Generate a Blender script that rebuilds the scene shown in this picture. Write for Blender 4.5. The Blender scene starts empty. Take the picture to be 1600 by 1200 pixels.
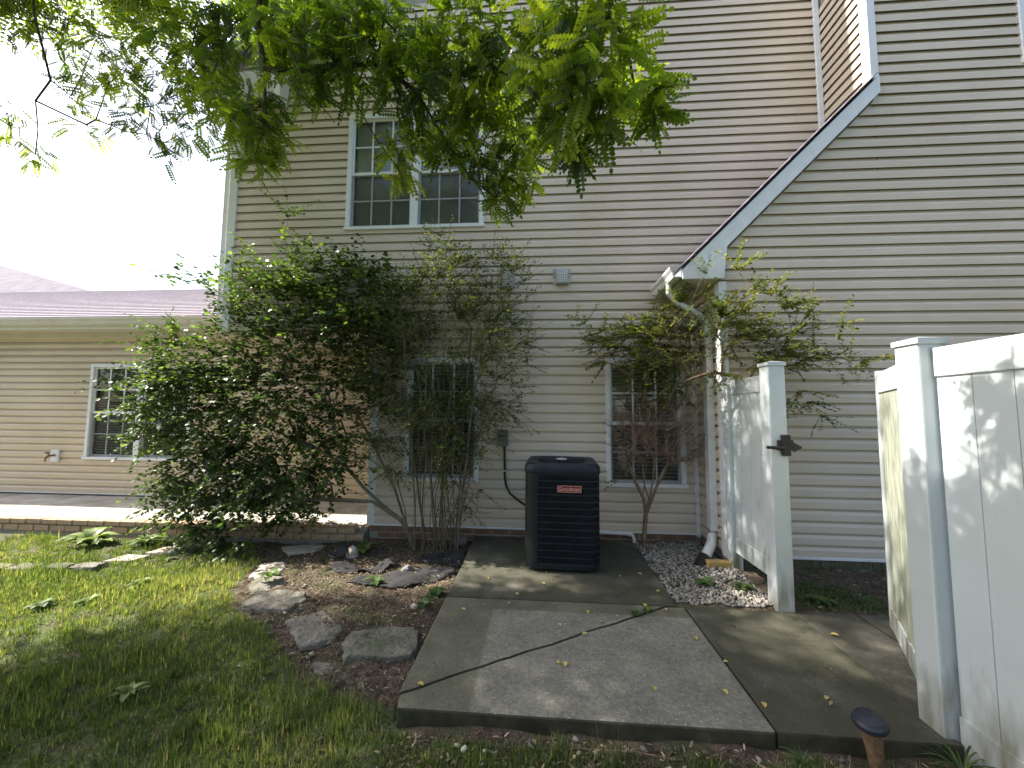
import bpy, bmesh, math, random
import numpy as np
from mathutils import Vector, Matrix
random.seed(7); RNG = np.random.default_rng(11)
S = bpy.context.scene
COL = S.collection

# ------------------------------------------------------------------ camera
def make_camera():
    p, y, r = [math.radians(v) for v in (4.239, 4.201, 0.465)]
    fw = Vector((-math.sin(y)*math.cos(p), math.cos(y)*math.cos(p), math.sin(p)))
    rt = Vector((math.cos(y), math.sin(y), 0)); up = rt.cross(fw)
    rr = math.cos(r)*rt + math.sin(r)*up; uu = -math.sin(r)*rt + math.cos(r)*up
    cd = bpy.data.cameras.new('camera'); cam = bpy.data.objects.new('camera', cd); COL.objects.link(cam)
    cd.sensor_width = 36; cd.lens = 36*601/1600; cd.clip_start = 0.05; cd.clip_end = 800
    M = Matrix((rr, uu, -fw)).transposed().to_4x4(); M.translation = (0, -4.69, 1.5)
    cam.matrix_world = M; S.camera = cam
make_camera()
# ------------------------------------------------------------------ sky and sun
SUN = Vector((-0.9, 0.07, 1.0)).normalized()
W = bpy.data.worlds.new('World'); S.world = W; W.use_nodes = True
nt = W.node_tree; nt.nodes.clear()
wo = nt.nodes.new('ShaderNodeOutputWorld'); bg = nt.nodes.new('ShaderNodeBackground'); sk = nt.nodes.new('ShaderNodeTexSky')
sk.sky_type = 'NISHITA'; sk.sun_disc = False; sk.sun_elevation = math.asin(SUN.z); sk.sun_rotation = math.atan2(SUN.x, SUN.y)
sk.air_density = 1.0; sk.dust_density = 3.2; sk.ozone_density = 1.0
bg.inputs['Strength'].default_value = 0.125
nt.links.new(sk.outputs[0], bg.inputs[0]); nt.links.new(bg.outputs[0], wo.inputs[0])
sl = bpy.data.lights.new('sun', 'SUN'); sl.energy = 5.0; sl.angle = math.radians(0.53); sl.color = (1, 0.93, 0.82)
so = bpy.data.objects.new('sun', sl); COL.objects.link(so); so.rotation_euler = (-SUN).to_track_quat('-Z', 'Y').to_euler(); so.location = (-8, 2, 12)
S.view_settings.view_transform = 'Standard'; S.view_settings.look = 'None'; S.view_settings.gamma = 1
S.view_settings.exposure = 1.6
S.cycles.use_denoising = True
S.cycles.max_bounces = 8; S.cycles.transparent_max_bounces = 12; S.cycles.sample_clamp_indirect = 6

# ------------------------------------------------------------------ materials
MATS = {}
def _new(name):
    m = bpy.data.materials.new(name); m.use_nodes = True; t = m.node_tree; t.nodes.clear(); MATS[name] = m
    return m, t, (lambda k: t.nodes.new('ShaderNode'+k))
def pm(name, c1, c2=None, scale=6., rough=.6, bump=0., bscale=None, spec=.35, detail=5., stretch=None, c3=None, metal=0., bdist=.01):
    """plain procedural: noise between c1, c2 (and c3 blotches), noise bump"""
    m, t, N = _new(name); L = t.links.new
    o = N('OutputMaterial'); b = N('BsdfPrincipled'); L(b.outputs[0], o.inputs[0])
    b.inputs['Roughness'].default_value = rough; b.inputs['Specular IOR Level'].default_value = spec; b.inputs['Metallic'].default_value = metal
    tc = N('TexCoord'); src = tc.outputs['Object']
    if stretch:
        mp = N('Mapping'); mp.inputs['Scale'].default_value = stretch; L(src, mp.inputs[0]); src = mp.outputs[0]
    if c2 is None:
        b.inputs['Base Color'].default_value = (*c1, 1)
    else:
        n = N('TexNoise'); n.inputs['Scale'].default_value = scale; n.inputs['Detail'].default_value = detail; L(src, n.inputs['Vector'])
        r = N('ValToRGB'); r.color_ramp.elements[0].position = .35; r.color_ramp.elements[1].position = .65
        r.color_ramp.elements[0].color = (*c1, 1); r.color_ramp.elements[1].color = (*c2, 1); L(n.outputs[0], r.inputs[0])
        out = r.outputs[0]
        if c3:
            n3 = N('TexNoise'); n3.inputs['Scale'].default_value = scale*.23; n3.inputs['Detail'].default_value = 4; L(src, n3.inputs['Vector'])
            r3 = N('ValToRGB'); r3.color_ramp.elements[0].position = .48; r3.color_ramp.elements[1].position = .66; L(n3.outputs[0], r3.inputs[0])
            mx = N('MixRGB'); L(r3.outputs[0], mx.inputs[0]); L(out, mx.inputs[1]); mx.inputs[2].default_value = (*c3, 1); out = mx.outputs[0]
        L(out, b.inputs['Base Color'])
    if bump:
        nb = N('TexNoise'); nb.inputs['Scale'].default_value = bscale or scale*4; nb.inputs['Detail'].default_value = 6; L(src, nb.inputs['Vector'])
        bp = N('Bump'); bp.inputs['Strength'].default_value = bump; bp.inputs['Distance'].default_value = bdist
        L(nb.outputs[0], bp.inputs['Height']); L(bp.outputs[0], b.inputs['Normal'])
    return m
def tintmat(name, cols, trans=0., rough=.5, spec=.3, tcol=None):
    """colour picked by the mesh attribute 'tint'; optional translucency for leaves"""
    m, t, N = _new(name); L = t.links.new
    o = N('OutputMaterial'); b = N('BsdfPrincipled'); b.inputs['Roughness'].default_value = rough; b.inputs['Specular IOR Level'].default_value = spec
    a = N('Attribute'); a.attribute_name = 'tint'; r = N('ValToRGB'); cr = r.color_ramp
    while len(cr.elements) < len(cols): cr.elements.new(.5)
    for i, c in enumerate(cols):
        cr.elements[i].position = i/(len(cols)-1); cr.elements[i].color = (*c, 1)
    L(a.outputs['Fac'], r.inputs[0]); L(r.outputs[0], b.inputs['Base Color'])
    if trans:
        tr = N('BsdfTranslucent'); mx = N('MixRGB'); mx.blend_type = 'MULTIPLY'; mx.inputs[0].default_value = 1
        L(r.outputs[0], mx.inputs[1]); mx.inputs[2].default_value = (*(tcol or (1.9, 2.0, .8)), 1); L(mx.outputs[0], tr.inputs[0])
        ms = N('MixShader'); ms.inputs[0].default_value = trans; L(b.outputs[0], ms.inputs[1]); L(tr.outputs[0], ms.inputs[2]); L(ms.outputs[0], o.inputs[0])
    else:
        L(b.outputs[0], o.inputs[0])
    return m
def siding_mat(name, c):
    """vinyl: fine horizontal grain, faint dirt, slow waviness of the panels"""
    m, t, N = _new(name); L = t.links.new
    o = N('OutputMaterial'); b = N('BsdfPrincipled'); L(b.outputs[0], o.inputs[0]); b.inputs['Roughness'].default_value = .5; b.inputs['Specular IOR Level'].default_value = .3
    tc = N('TexCoord'); mp = N('Mapping'); mp.inputs['Scale'].default_value = (1.2, 1.2, 60); L(tc.outputs['Object'], mp.inputs[0])
    n = N('TexNoise'); n.inputs['Scale'].default_value = 2.2; n.inputs['Detail'].default_value = 6; L(mp.outputs[0], n.inputs['Vector'])
    n2 = N('TexNoise'); n2.inputs['Scale'].default_value = 1.1; n2.inputs['Detail'].default_value = 4; L(tc.outputs['Object'], n2.inputs['Vector'])
    r = N('ValToRGB'); r.color_ramp.elements[0].position = .3; r.color_ramp.elements[1].position = .7
    r.color_ramp.elements[0].color = (*[v*.93 for v in c], 1); r.color_ramp.elements[1].color = (*[min(1, v*1.05) for v in c], 1); L(n.outputs[0], r.inputs[0])
    r2 = N('ValToRGB'); r2.color_ramp.elements[0].position = .35; r2.color_ramp.elements[1].position = .7
    r2.color_ramp.elements[0].color = (.88, .87, .84, 1); r2.color_ramp.elements[1].color = (1, 1, 1, 1); L(n2.outputs[0], r2.inputs[0])
    mx = N('MixRGB'); mx.blend_type = 'MULTIPLY'; mx.inputs[0].default_value = 1; L(r.outputs[0], mx.inputs[1]); L(r2.outputs[0], mx.inputs[2]); L(mx.outputs[0], b.inputs['Base Color'])
    n3 = N('TexNoise'); n3.inputs['Scale'].default_value = 1.4; n3.inputs['Detail'].default_value = 2; L(tc.outputs['Object'], n3.inputs['Vector'])
    ad = N('Math'); ad.operation = 'MULTIPLY_ADD'; L(n.outputs[0], ad.inputs[0]); ad.inputs[1].default_value = .02; L(n3.outputs[0], ad.inputs[2])
    bp = N('Bump'); bp.inputs['Strength'].default_value = .35; bp.inputs['Distance'].default_value = .05; L(ad.outputs[0], bp.inputs['Height']); L(bp.outputs[0], b.inputs['Normal'])
    return m
def glass_mat():
    m, t, N = _new('glass'); L = t.links.new
    o = N('OutputMaterial'); tr = N('BsdfTransparent'); gl = N('BsdfGlossy'); gl.inputs['Roughness'].default_value = .01
    tr.inputs[0].default_value = (.86, .9, .88, 1)
    f = N('Fresnel'); f.inputs['IOR'].default_value = 1.75; ms = N('MixShader')
    L(f.outputs[0], ms.inputs[0]); L(tr.outputs[0], ms.inputs[1]); L(gl.outputs[0], ms.inputs[2]); L(ms.outputs[0], o.inputs[0])
def screen_mat():
    m, t, N = _new('screen'); L = t.links.new
    o = N('OutputMaterial'); tr = N('BsdfTransparent'); d = N('BsdfDiffuse'); d.inputs[0].default_value = (.07, .07, .075, 1); ms = N('MixShader'); ms.inputs[0].default_value = .36
    L(tr.outputs[0], ms.inputs[1]); L(d.outputs[0], ms.inputs[2]); L(ms.outputs[0], o.inputs[0])
def concrete_mat(name, base, moss, mossamt, clean=None, seed=0.):
    """concrete with aggregate specks, mossy blotches; clean = (x0,x1,y0,y1): where a mat lay and the surface stayed pale"""
    m, t, N = _new(name); L = t.links.new
    o = N('OutputMaterial'); b = N('BsdfPrincipled'); L(b.outputs[0], o.inputs[0]); b.inputs['Roughness'].default_value = .85; b.inputs['Specular IOR Level'].default_value = .25
    tc = N('TexCoord'); mp = N('Mapping'); mp.inputs['Location'].default_value = (seed, seed*.7, 0); L(tc.outputs['Object'], mp.inputs[0]); V = mp.outputs[0]
    def noise(s, d=6., rg=.6):
        n = N('TexNoise'); n.inputs['Scale'].default_value = s; n.inputs['Detail'].default_value = d; n.inputs['Roughness'].default_value = rg; L(V, n.inputs['Vector']); return n.outputs[0]
    def ramp(x, a, bb, ca=(0, 0, 0), cb=(1, 1, 1)):
        r = N('ValToRGB'); r.color_ramp.elements[0].position = a; r.color_ramp.elements[1].position = bb
        r.color_ramp.elements[0].color = (*ca, 1); r.color_ramp.elements[1].color = (*cb, 1); L(x, r.inputs[0]); return r.outputs[0]
    def mix(f, a, c, mode='MIX'):
        x = N('MixRGB'); x.blend_type = mode
        if isinstance(f, float): x.inputs[0].default_value = f
        else: L(f, x.inputs[0])
        for i, v in ((1, a), (2, c)):
            if isinstance(v, tuple): x.inputs[i].default_value = (*v, 1)
            else: L(v, x.inputs[i])
        return x.outputs[0]
    fine = ramp(noise(52, 8., .75), .33, .67, tuple(v*.58 for v in base), tuple(v*1.38 for v in base))
    vo = N('TexVoronoi'); vo.inputs['Scale'].default_value = 58; L(V, vo.inputs['Vector'])
    specks = ramp(vo.outputs['Distance'], .14, .26, (1, 1, 1), (0, 0, 0))
    nz = ramp(noise(27), .52, .57)
    sp = mix(specks, (0., 0., 0.), nz)
    colr = mix(sp, fine, tuple(min(1, v*2.3) for v in base))
    big = noise(1.7, 7., .62)
    mossm = ramp(big, .5-mossamt*.35, .62-mossamt*.2)
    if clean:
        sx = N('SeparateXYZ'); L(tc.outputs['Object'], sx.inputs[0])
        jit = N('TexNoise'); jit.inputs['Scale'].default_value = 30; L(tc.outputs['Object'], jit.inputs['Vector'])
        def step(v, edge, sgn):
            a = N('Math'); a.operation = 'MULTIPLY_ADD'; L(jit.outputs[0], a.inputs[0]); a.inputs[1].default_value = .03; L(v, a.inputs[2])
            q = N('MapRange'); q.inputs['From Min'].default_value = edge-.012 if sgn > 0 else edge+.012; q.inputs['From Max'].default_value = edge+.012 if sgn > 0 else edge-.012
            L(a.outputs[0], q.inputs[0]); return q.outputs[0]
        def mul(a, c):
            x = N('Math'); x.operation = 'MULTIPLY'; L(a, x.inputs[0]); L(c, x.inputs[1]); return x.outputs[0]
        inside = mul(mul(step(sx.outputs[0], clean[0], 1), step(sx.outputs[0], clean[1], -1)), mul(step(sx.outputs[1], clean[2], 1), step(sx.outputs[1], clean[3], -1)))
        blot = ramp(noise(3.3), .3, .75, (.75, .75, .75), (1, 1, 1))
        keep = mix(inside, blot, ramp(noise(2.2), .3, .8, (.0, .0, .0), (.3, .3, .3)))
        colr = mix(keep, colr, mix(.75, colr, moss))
    else:
        colr = mix(mossm, colr, mix(.8, colr, moss))
    ge = N('NewGeometry'); sg = N('SeparateXYZ'); L(ge.outputs['Normal'], sg.inputs[0])       # moss and soil splash on the poured edges
    if mossamt > .2: colr = mix(ramp(sg.outputs[2], .2, .75, (1, 1, 1), (0, 0, 0)), colr, mix(ramp(noise(7.), .4, .65), (.035, .034, .02), (.075, .068, .045)))
    dark = ramp(noise(4.5, 8.), .35, .7, (.72, .72, .7), (1.06, 1.05, 1.03)); colr = mix(1., colr, dark, 'MULTIPLY')
    L(colr, b.inputs['Base Color'])
    bp = N('Bump'); bp.inputs['Strength'].default_value = .5; bp.inputs['Distance'].default_value = .004; L(noise(60, 8., .7), bp.inputs['Height']); L(bp.outputs[0], b.inputs['Normal'])
    return m

SID = (.68, .582, .48)
siding_mat('siding', SID)
siding_mat('siding_warm_bounce', (.67, .54, .39))  # same vinyl, warm light bounced off the sunlit patio put into the colour
pm('white_trim', (.76, .77, .78), (.70, .71, .72), 8, .4, .05)
def fence_mat():
    """white vinyl: faint blotches, mildew and soil splash creeping up from the foot"""
    m = pm('vinyl_fence', (.525, .57, .59), (.495, .54, .555), 5, .42, .06, 90, c3=(.475, .515, .515)); t = m.node_tree; L = t.links.new
    b = next(n for n in t.nodes if n.type == 'BSDF_PRINCIPLED'); src = b.inputs['Base Color'].links[0].from_socket; N = lambda k: t.nodes.new('ShaderNode'+k)
    tc = N('TexCoord'); sx = N('SeparateXYZ'); L(tc.outputs['Object'], sx.inputs[0]); mp = N('Mapping'); mp.inputs['Scale'].default_value = (1, 1, .25); L(tc.outputs['Object'], mp.inputs[0])
    n = N('TexNoise'); n.inputs['Scale'].default_value = 13; n.inputs['Detail'].default_value = 7; L(mp.outputs[0], n.inputs['Vector'])
    h = N('MapRange'); h.inputs['From Min'].default_value = .55; h.inputs['From Max'].default_value = -.05; h.inputs['To Min'].default_value = -.12; h.inputs['To Max'].default_value = .34; L(sx.outputs[2], h.inputs[0])
    ad = N('Math'); ad.operation = 'ADD'; L(n.outputs[0], ad.inputs[0]); L(h.outputs[0], ad.inputs[1]); r = N('ValToRGB'); r.color_ramp.elements[0].position = .52; r.color_ramp.elements[1].position = .95; L(ad.outputs[0], r.inputs[0])
    mx = N('MixRGB'); L(r.outputs[0], mx.inputs[0]); L(src, mx.inputs[1]); mx.inputs[2].default_value = (.17, .155, .10, 1); L(mx.outputs[0], b.inputs['Base Color'])
fence_mat()
pm('vinyl_mildew', (.36, .38, .33), (.20, .22, .155), 9, .55, .05, stretch=(3, 3, .8))
pm('white_pvc', (.72, .72, .70), (.64, .63, .60), 5, .35)
pm('soffit', (.66, .62, .54), (.60, .56, .48), 5, .6)
pm('wall_core', (.30, .27, .23), None)
pm('room_dark', (.045, .042, .04), None, rough=.9)
pm('blind', (.72, .71, .68), (.64, .63, .60), 4, .6)
pm('curtain_tan', (.42, .24, .10), (.34, .18, .07), 5, .8)
glass_mat(); screen_mat()
pm('brick_red', (.20, .095, .06), (.30, .15, .10), 18, .85, .5, 80, c3=(.11, .085, .06))
pm('brick_tan', (.36, .25, .16), (.45, .33, .22), 18, .85, .5, 80)
pm('brick_moss', (.13, .105, .075), (.20, .155, .11), 20, .9, .6, 80, c3=(.07, .085, .045))
pm('mortar', (.24, .22, .19), (.30, .28, .25), 30, .95, .5)
pm('shingle', (.185, .165, .20), (.285, .255, .30), 14, .95, .6, 160, stretch=(1, 3, 3), c3=(.24, .215, .255))
pm('shingle_far', (.085, .08, .105), (.13, .12, .15), 3, .95)
pm('shingle_grey', (.17, .16, .20), (.26, .24, .29), 14, .95, .6, 160)
pm('ac_metal', (.011, .015, .021), (.016, .021, .028), 6, .5, .05, spec=.28)
pm('ac_panel', (.006, .010, .011), (.010, .015, .016), 6, .5, .05, spec=.28)
pm('ac_coil', (.006, .007, .009), None, rough=.7)
pm('badge_red', (.16, .02, .025), None, rough=.35)
pm('badge_letter', (.62, .30, .27), None, rough=.4)
pm('box_grey', (.13, .15, .155), (.10, .115, .12), 20, .5)
pm('black_plastic', (.012, .012, .013), (.02, .02, .022), 20, .5)
pm('lamp_cap', (.016, .018, .028), (.028, .03, .042), 25, .45, .1)
pm('lamp_stem', (.12, .07, .04), (.20, .13, .08), 30, .7, .2)
pm('vent_grey', (.36, .36, .36), (.42, .42, .41), 12, .55)
pm('brass', (.30, .24, .14), None, rough=.4, metal=.8)
pm('timber', (.46, .33, .12), (.33, .22, .08), 9, .8, .4, stretch=(1, 8, 8))
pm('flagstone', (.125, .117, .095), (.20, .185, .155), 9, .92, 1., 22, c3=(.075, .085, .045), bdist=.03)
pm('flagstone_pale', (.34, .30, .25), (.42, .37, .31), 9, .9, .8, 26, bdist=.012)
pm('rock_grey', (.14, .135, .13), (.22, .21, .20), 12, .9, .8, 30)
pm('fabric_black', (.014, .014, .016), (.03, .03, .032), 30, .85, .5, 220)
pm('bark', (.10, .075, .05), (.19, .15, .11), 20, .9, .7, 60, stretch=(1, 1, .3), c3=(.11, .12, .07))
pm('twig', (.13, .085, .055), (.24, .17, .115), 12, .85)
pm('locust_bark', (.045, .035, .028), (.09, .07, .055), 12, .9, .6)
pm('soil', (.085, .055, .038), (.15, .105, .075), 16, .95, 1., 45, c3=(.07, .075, .035), bdist=.03)
concrete_mat('concrete_back', (.17, .16, .138), (.045, .047, .028), .75, seed=3.)
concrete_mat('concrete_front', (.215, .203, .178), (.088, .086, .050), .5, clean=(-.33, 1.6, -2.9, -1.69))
concrete_mat('concrete_mossy', (.155, .148, .128), (.044, .045, .027), .85, seed=8.)
concrete_mat('concrete_walk', (.155, .148, .138), (.06, .06, .042), .55, seed=14.)
concrete_mat('concrete_patio', (.52, .49, .45), (.36, .34, .29), .15, seed=5.)
tintmat('leaf_dark', [(.018, .036, .012), (.036, .068, .019), (.072, .118, .030), (.15, .205, .05)], .42, .42, .4)
tintmat('leaf_small', [(.032, .05, .016), (.058, .085, .024), (.105, .14, .034), (.21, .21, .055)], .42, .45, .35)
tintmat('leaf_locust', [(.026, .052, .013), (.045, .085, .018), (.08, .13, .024), (.15, .20, .036)], .55, .42, .4, (3.3, 3.0, .55))
tintmat('grass', [(.05, .078, .028), (.085, .128, .042), (.16, .205, .068), (.33, .30, .17)], .42, .5, .3, (1.9, 1.9, .8))
tintmat('weed', [(.028, .055, .018), (.05, .09, .026), (.10, .155, .04), (.19, .25, .075)], .3, .5, .35)
tintmat('litter', [(.045, .031, .022), (.095, .066, .045), (.20, .145, .10), (.38, .31, .22)], .1, .85, .2)
tintmat('yellow_leaf', [(.45, .34, .07), (.55, .45, .16)], .2, .6, .3, (1.2, 1.2, .8))
tintmat('pebble', [(.065, .055, .042), (.15, .135, .112), (.26, .24, .21), (.40, .38, .35)], 0, .8, .3)

# ------------------------------------------------------------------ mesh helpers
class MB:
    def __init__(s): s.v = []; s.f = []
    def add(s, vs, fs):
        b = len(s.v); s.v += [tuple(v) for v in vs]; s.f += [tuple(i+b for i in f) for f in fs]; return s
    def box(s, x0, x1, y0, y1, z0, z1):
        return s.add([(x0,y0,z0),(x1,y0,z0),(x1,y1,z0),(x0,y1,z0),(x0,y0,z1),(x1,y0,z1),(x1,y1,z1),(x0,y1,z1)],
                     [(0,3,2,1),(4,5,6,7),(0,1,5,4),(1,2,6,5),(2,3,7,6),(3,0,4,7)])
    def prism(s, poly, mapf, a, b):
        """poly of 2-D points swept from a to b; mapf(u, v, w) -> xyz"""
        n = len(poly); vs = [mapf(u, v, a) for u, v in poly]+[mapf(u, v, b) for u, v in poly]
        return s.add(vs, [tuple(range(n))[::-1], tuple(range(n, 2*n))]+[(i, (i+1) % n, n+(i+1) % n, n+i) for i in range(n)])
    def tube(s, pts, r, n=10, cap=True):
        pts = [Vector(p) for p in pts]; rs = r if isinstance(r, (list, tuple)) else [r]*len(pts); b = len(s.v); ref = Vector((.13, .31, .94))
        for i, p in enumerate(pts):
            d = (pts[min(i+1, len(pts)-1)]-pts[max(i-1, 0)]).normalized(); a = d.cross(ref)
            if a.length < 1e-3: a = d.cross(Vector((1, 0, 0)))
            a.normalize(); c = d.cross(a)
            for k in range(n):
                t = 2*math.pi*k/n; s.v.append(tuple(p+(a*math.cos(t)+c*math.sin(t))*rs[i]))
        for i in range(len(pts)-1):
            for k in range(n):
                k2 = (k+1) % n; s.f.append((b+i*n+k, b+i*n+k2, b+(i+1)*n+k2, b+(i+1)*n+k))
        if cap: s.f.append(tuple(b+k for k in range(n))[::-1]); s.f.append(tuple(b+(len(pts)-1)*n+k for k in range(n)))
        return s
    def lathe(s, prof, cx, cy, n=24, ax=Vector((0, 0, 1)), org=None):
        b = len(s.v); q = Vector((0, 0, 1)).rotation_difference(ax); o = Vector(org) if org else Vector((cx, cy, 0))
        for r, z in prof:
            for k in range(n):
                t = 2*math.pi*k/n; s.v.append(tuple(o+q @ Vector((r*math.cos(t), r*math.sin(t), z))))
        for i in range(len(prof)-1):
            for k in range(n):
                k2 = (k+1) % n; s.f.append((b+i*n+k, b+i*n+k2, b+(i+1)*n+k2, b+(i+1)*n+k))
        s.f.append(tuple(b+k for k in range(n))[::-1]); s.f.append(tuple(b+(len(prof)-1)*n+k for k in range(n)))
        return s
    def build(s, name, mat, parent=None, smooth=False, bevel=0., segs=2, fix=True):
        me = bpy.data.meshes.new(name); me.from_pydata(s.v, [], s.f); me.update()
        if fix or bevel:
            bm = bmesh.new(); bm.from_mesh(me)
            if bevel: bmesh.ops.bevel(bm, geom=[e for e in bm.edges if len(e.link_faces) == 2 and e.calc_face_angle(0) > .5], offset=bevel, segments=segs, affect='EDGES', profile=.6)
            if fix: bmesh.ops.recalc_face_normals(bm, faces=bm.faces)
            bm.to_mesh(me); bm.free()
        me.materials.append(MATS[mat])
        if smooth:
            for p in me.polygons: p.use_smooth = True
            if smooth == 'auto': me.set_sharp_from_angle(angle=.6)
        return link(name, me, parent)
def link(name, me, parent=None):
    o = bpy.data.objects.new(name, me); COL.objects.link(o)
    if parent is not None: o.parent = parent
    return o
def empty(name, label=None, cat=None, group=None, parent=None):
    o = link(name, None, parent)
    if label: tag(o, label, cat, group)
    return o
def tag(o, label=None, cat=None, group=None, kind=None):
    for k, v in (('label', label), ('category', cat), ('group', group), ('kind', kind)):
        if v: o[k] = v
    return o
def box(name, mat, x0, x1, y0, y1, z0, z1, parent=None, bevel=0.): return MB().box(x0, x1, y0, y1, z0, z1).build(name, mat, parent, bevel=bevel)

def mass(name, tv, tf, R, T, tint, mat, parent=None, smooth=False):
    """many copies of one small template, joined: R (k,3,3) columns are the local axes, T (k,3)"""
    tv = np.asarray(tv, float); k = len(T); n = len(tv)
    V = (np.einsum('kij,nj->kni', R, tv)+T[:, None, :]).reshape(-1, 3)
    sizes = np.array([len(f) for f in tf]); flat = np.concatenate([np.array(f) for f in tf])
    loops = (flat[None, :]+(np.arange(k)*n)[:, None]).ravel()
    totals = np.tile(sizes, k); starts = np.concatenate([[0], np.cumsum(totals)[:-1]])
    me = bpy.data.meshes.new(name); me.vertices.add(len(V)); me.vertices.foreach_set('co', V.ravel())
    me.loops.add(len(loops)); me.loops.foreach_set('vertex_index', loops.astype(np.int32))
    me.polygons.add(len(totals)); me.polygons.foreach_set('loop_start', starts.astype(np.int32)); me.polygons.foreach_set('loop_total', totals.astype(np.int32))
    if smooth: me.polygons.foreach_set('use_smooth', np.ones(len(totals), bool))
    me.update(calc_edges=True); me.validate()
    a = me.attributes.new('tint', 'FLOAT', 'POINT'); a.data.foreach_set('value', np.repeat(np.asarray(tint, float), n))
    me.materials.append(MATS[mat])
    return link(name, me, parent)
def frames(D, Nr, scale, wscale=None):
    """local x = D, z near Nr; returns (k,3,3)"""
    D = D/np.linalg.norm(D, axis=1, keepdims=True); Yv = np.cross(Nr, D); Yv /= np.linalg.norm(Yv, axis=1, keepdims=True)+1e-9; Zv = np.cross(D, Yv)
    sc = np.asarray(scale)[:, None]; ws = sc if wscale is None else np.asarray(wscale)[:, None]
    return np.stack([D*sc, Yv*ws, Zv*sc], axis=2)
LEAF_V = [(0,0,0),(.3,.26,.05),(.72,.24,.04),(1,0,-.06),(.72,-.24,.04),(.3,-.26,.05)]
LEAF_F = [(0,3,2,1),(0,5,4,3)]

# ================================================================== THE SETTING
def uneven(lo, hi, a, b, st):
    inner = list(np.arange(a, b+1e-6, st)); left, right = [], []; s = st; v = a
    while v > lo: s *= 1.35; v -= s; left.append(max(v, lo))
    s = st; v = b
    while v < hi: s *= 1.35; v += s; right.append(min(v, hi))
    return np.array(left[::-1]+inner+right)
def sstep(a, b, x):
    t = np.clip((x-a)/(b-a), 0, 1); return t*t*(3-2*t)
def ground_z(x, y):
    x = np.asarray(x, float); y = np.asarray(y, float)
    z = -.075+.028*sstep(-1.0, -.4, x)*sstep(-3.3, -2.8, y)
    z = z+.03*np.sin(1.7*x+.6)*np.sin(1.3*y+.2)*sstep(-.7, -1.4, x)*.6
    bed = sstep(-2.9, -2.2, x)*sstep(-.65, -.8, x)*sstep(-2.5, -1.9, y); z = z+.035*bed
    grav = sstep(.95, 1.1, x)*sstep(-1.62, -1.5, y); z = z+.075*grav
    z = z+.012*np.sin(9*x+2*y)*np.sin(8*y-3*x)+.008*np.sin(21*x-5*y)*np.sin(17*y+4*x)
    inpatio = (x > -20) & (x < -2.0) & (y > -.16); z = np.where(inpatio, -.12, z)
    inslab = ((x > -.72) & (x < 1.03) & (y > -2.67)) | ((x > 1.0) & (x < 4.0) & (y > -2.65) & (y < -1.58)); z = np.where(inslab, -.10, z)
    far = np.maximum(np.abs(x)-9, 0)+np.maximum(-y-8, 0)+np.maximum(y-9, 0)
    return z-.0006*far
LAWN = [(-6.4,-.22),(-3.3,-.3),(-2.95,-.7),(-2.75,-1.3),(-2.45,-1.7),(-1.95,-1.95),(-1.55,-2.3),(-1.15,-2.5),(-.72,-2.62),(-.6,-2.78),(-.2,-2.85),(-.4,-4.2),(-6.4,-4.2)]
def inpoly(px_, py_, poly):
    c = np.zeros(len(px_), bool); n = len(poly)
    for i in range(n):
        a, b = poly[i]; d, e = poly[i-1]
        if b == e: continue
        c ^= ((b > py_) != (e > py_)) & (px_ < (d-a)*(py_-b)/(e-b)+a)
    return c
def ground_mat():
    m = pm('ground', (.06, .044, .032), (.115, .087, .064), 16, .95, 1., 45, c3=(.07, .075, .035), bdist=.03); t = m.node_tree
    b = next(n for n in t.nodes if n.type == 'BSDF_PRINCIPLED'); src = b.inputs['Base Color'].links[0].from_socket
    a = t.nodes.new('ShaderNodeAttribute'); a.attribute_name = 'tint'; n = t.nodes.new('ShaderNodeTexNoise'); n.inputs['Scale'].default_value = 9; tc = t.nodes.new('ShaderNodeTexCoord'); t.links.new(tc.outputs['Object'], n.inputs['Vector'])
    ml = t.nodes.new('ShaderNodeMath'); ml.operation = 'MULTIPLY'; t.links.new(a.outputs['Fac'], ml.inputs[0]); r = t.nodes.new('ShaderNodeValToRGB'); r.color_ramp.elements[0].position = .3; r.color_ramp.elements[1].position = .6; t.links.new(n.outputs[0], r.inputs[0]); t.links.new(r.outputs[0], ml.inputs[1])
    mx = t.nodes.new('ShaderNodeMixRGB'); t.links.new(ml.outputs[0], mx.inputs[0]); t.links.new(src, mx.inputs[1]); mx.inputs[2].default_value = (.075, .095, .032, 1); t.links.new(mx.outputs[0], b.inputs['Base Color'])
ground_mat()
def make_ground():
    xs = uneven(-260, 260, -6.2, 3.6, .045); ys = uneven(-260, 260, -4.2, .3, .045)
    Xg, Yg = np.meshgrid(xs, ys); Zg = ground_z(Xg, Yg); n, m = Xg.shape
    V = np.stack([Xg, Yg, Zg], 2).reshape(-1, 3)
    i = np.arange((n-1)*m).reshape(n-1, m)[:, :-1].ravel(); F = np.stack([i, i+1, i+m+1, i+m], 1)
    me = bpy.data.meshes.new('ground'); me.from_pydata(V.tolist(), [], F.tolist()); me.materials.append(MATS['ground']); lw = inpoly(V[:, 0], V[:, 1], LAWN).astype(float); lw[(np.abs(V[:, 0]) > 6.5) | (V[:, 1] < -4.2)] = 1; at_ = me.attributes.new('tint', 'FLOAT', 'POINT'); at_.data.foreach_set('value', lw)
    for p in me.polygons: p.use_smooth = True
    return tag(link('ground', me), kind='structure')
make_ground()

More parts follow.
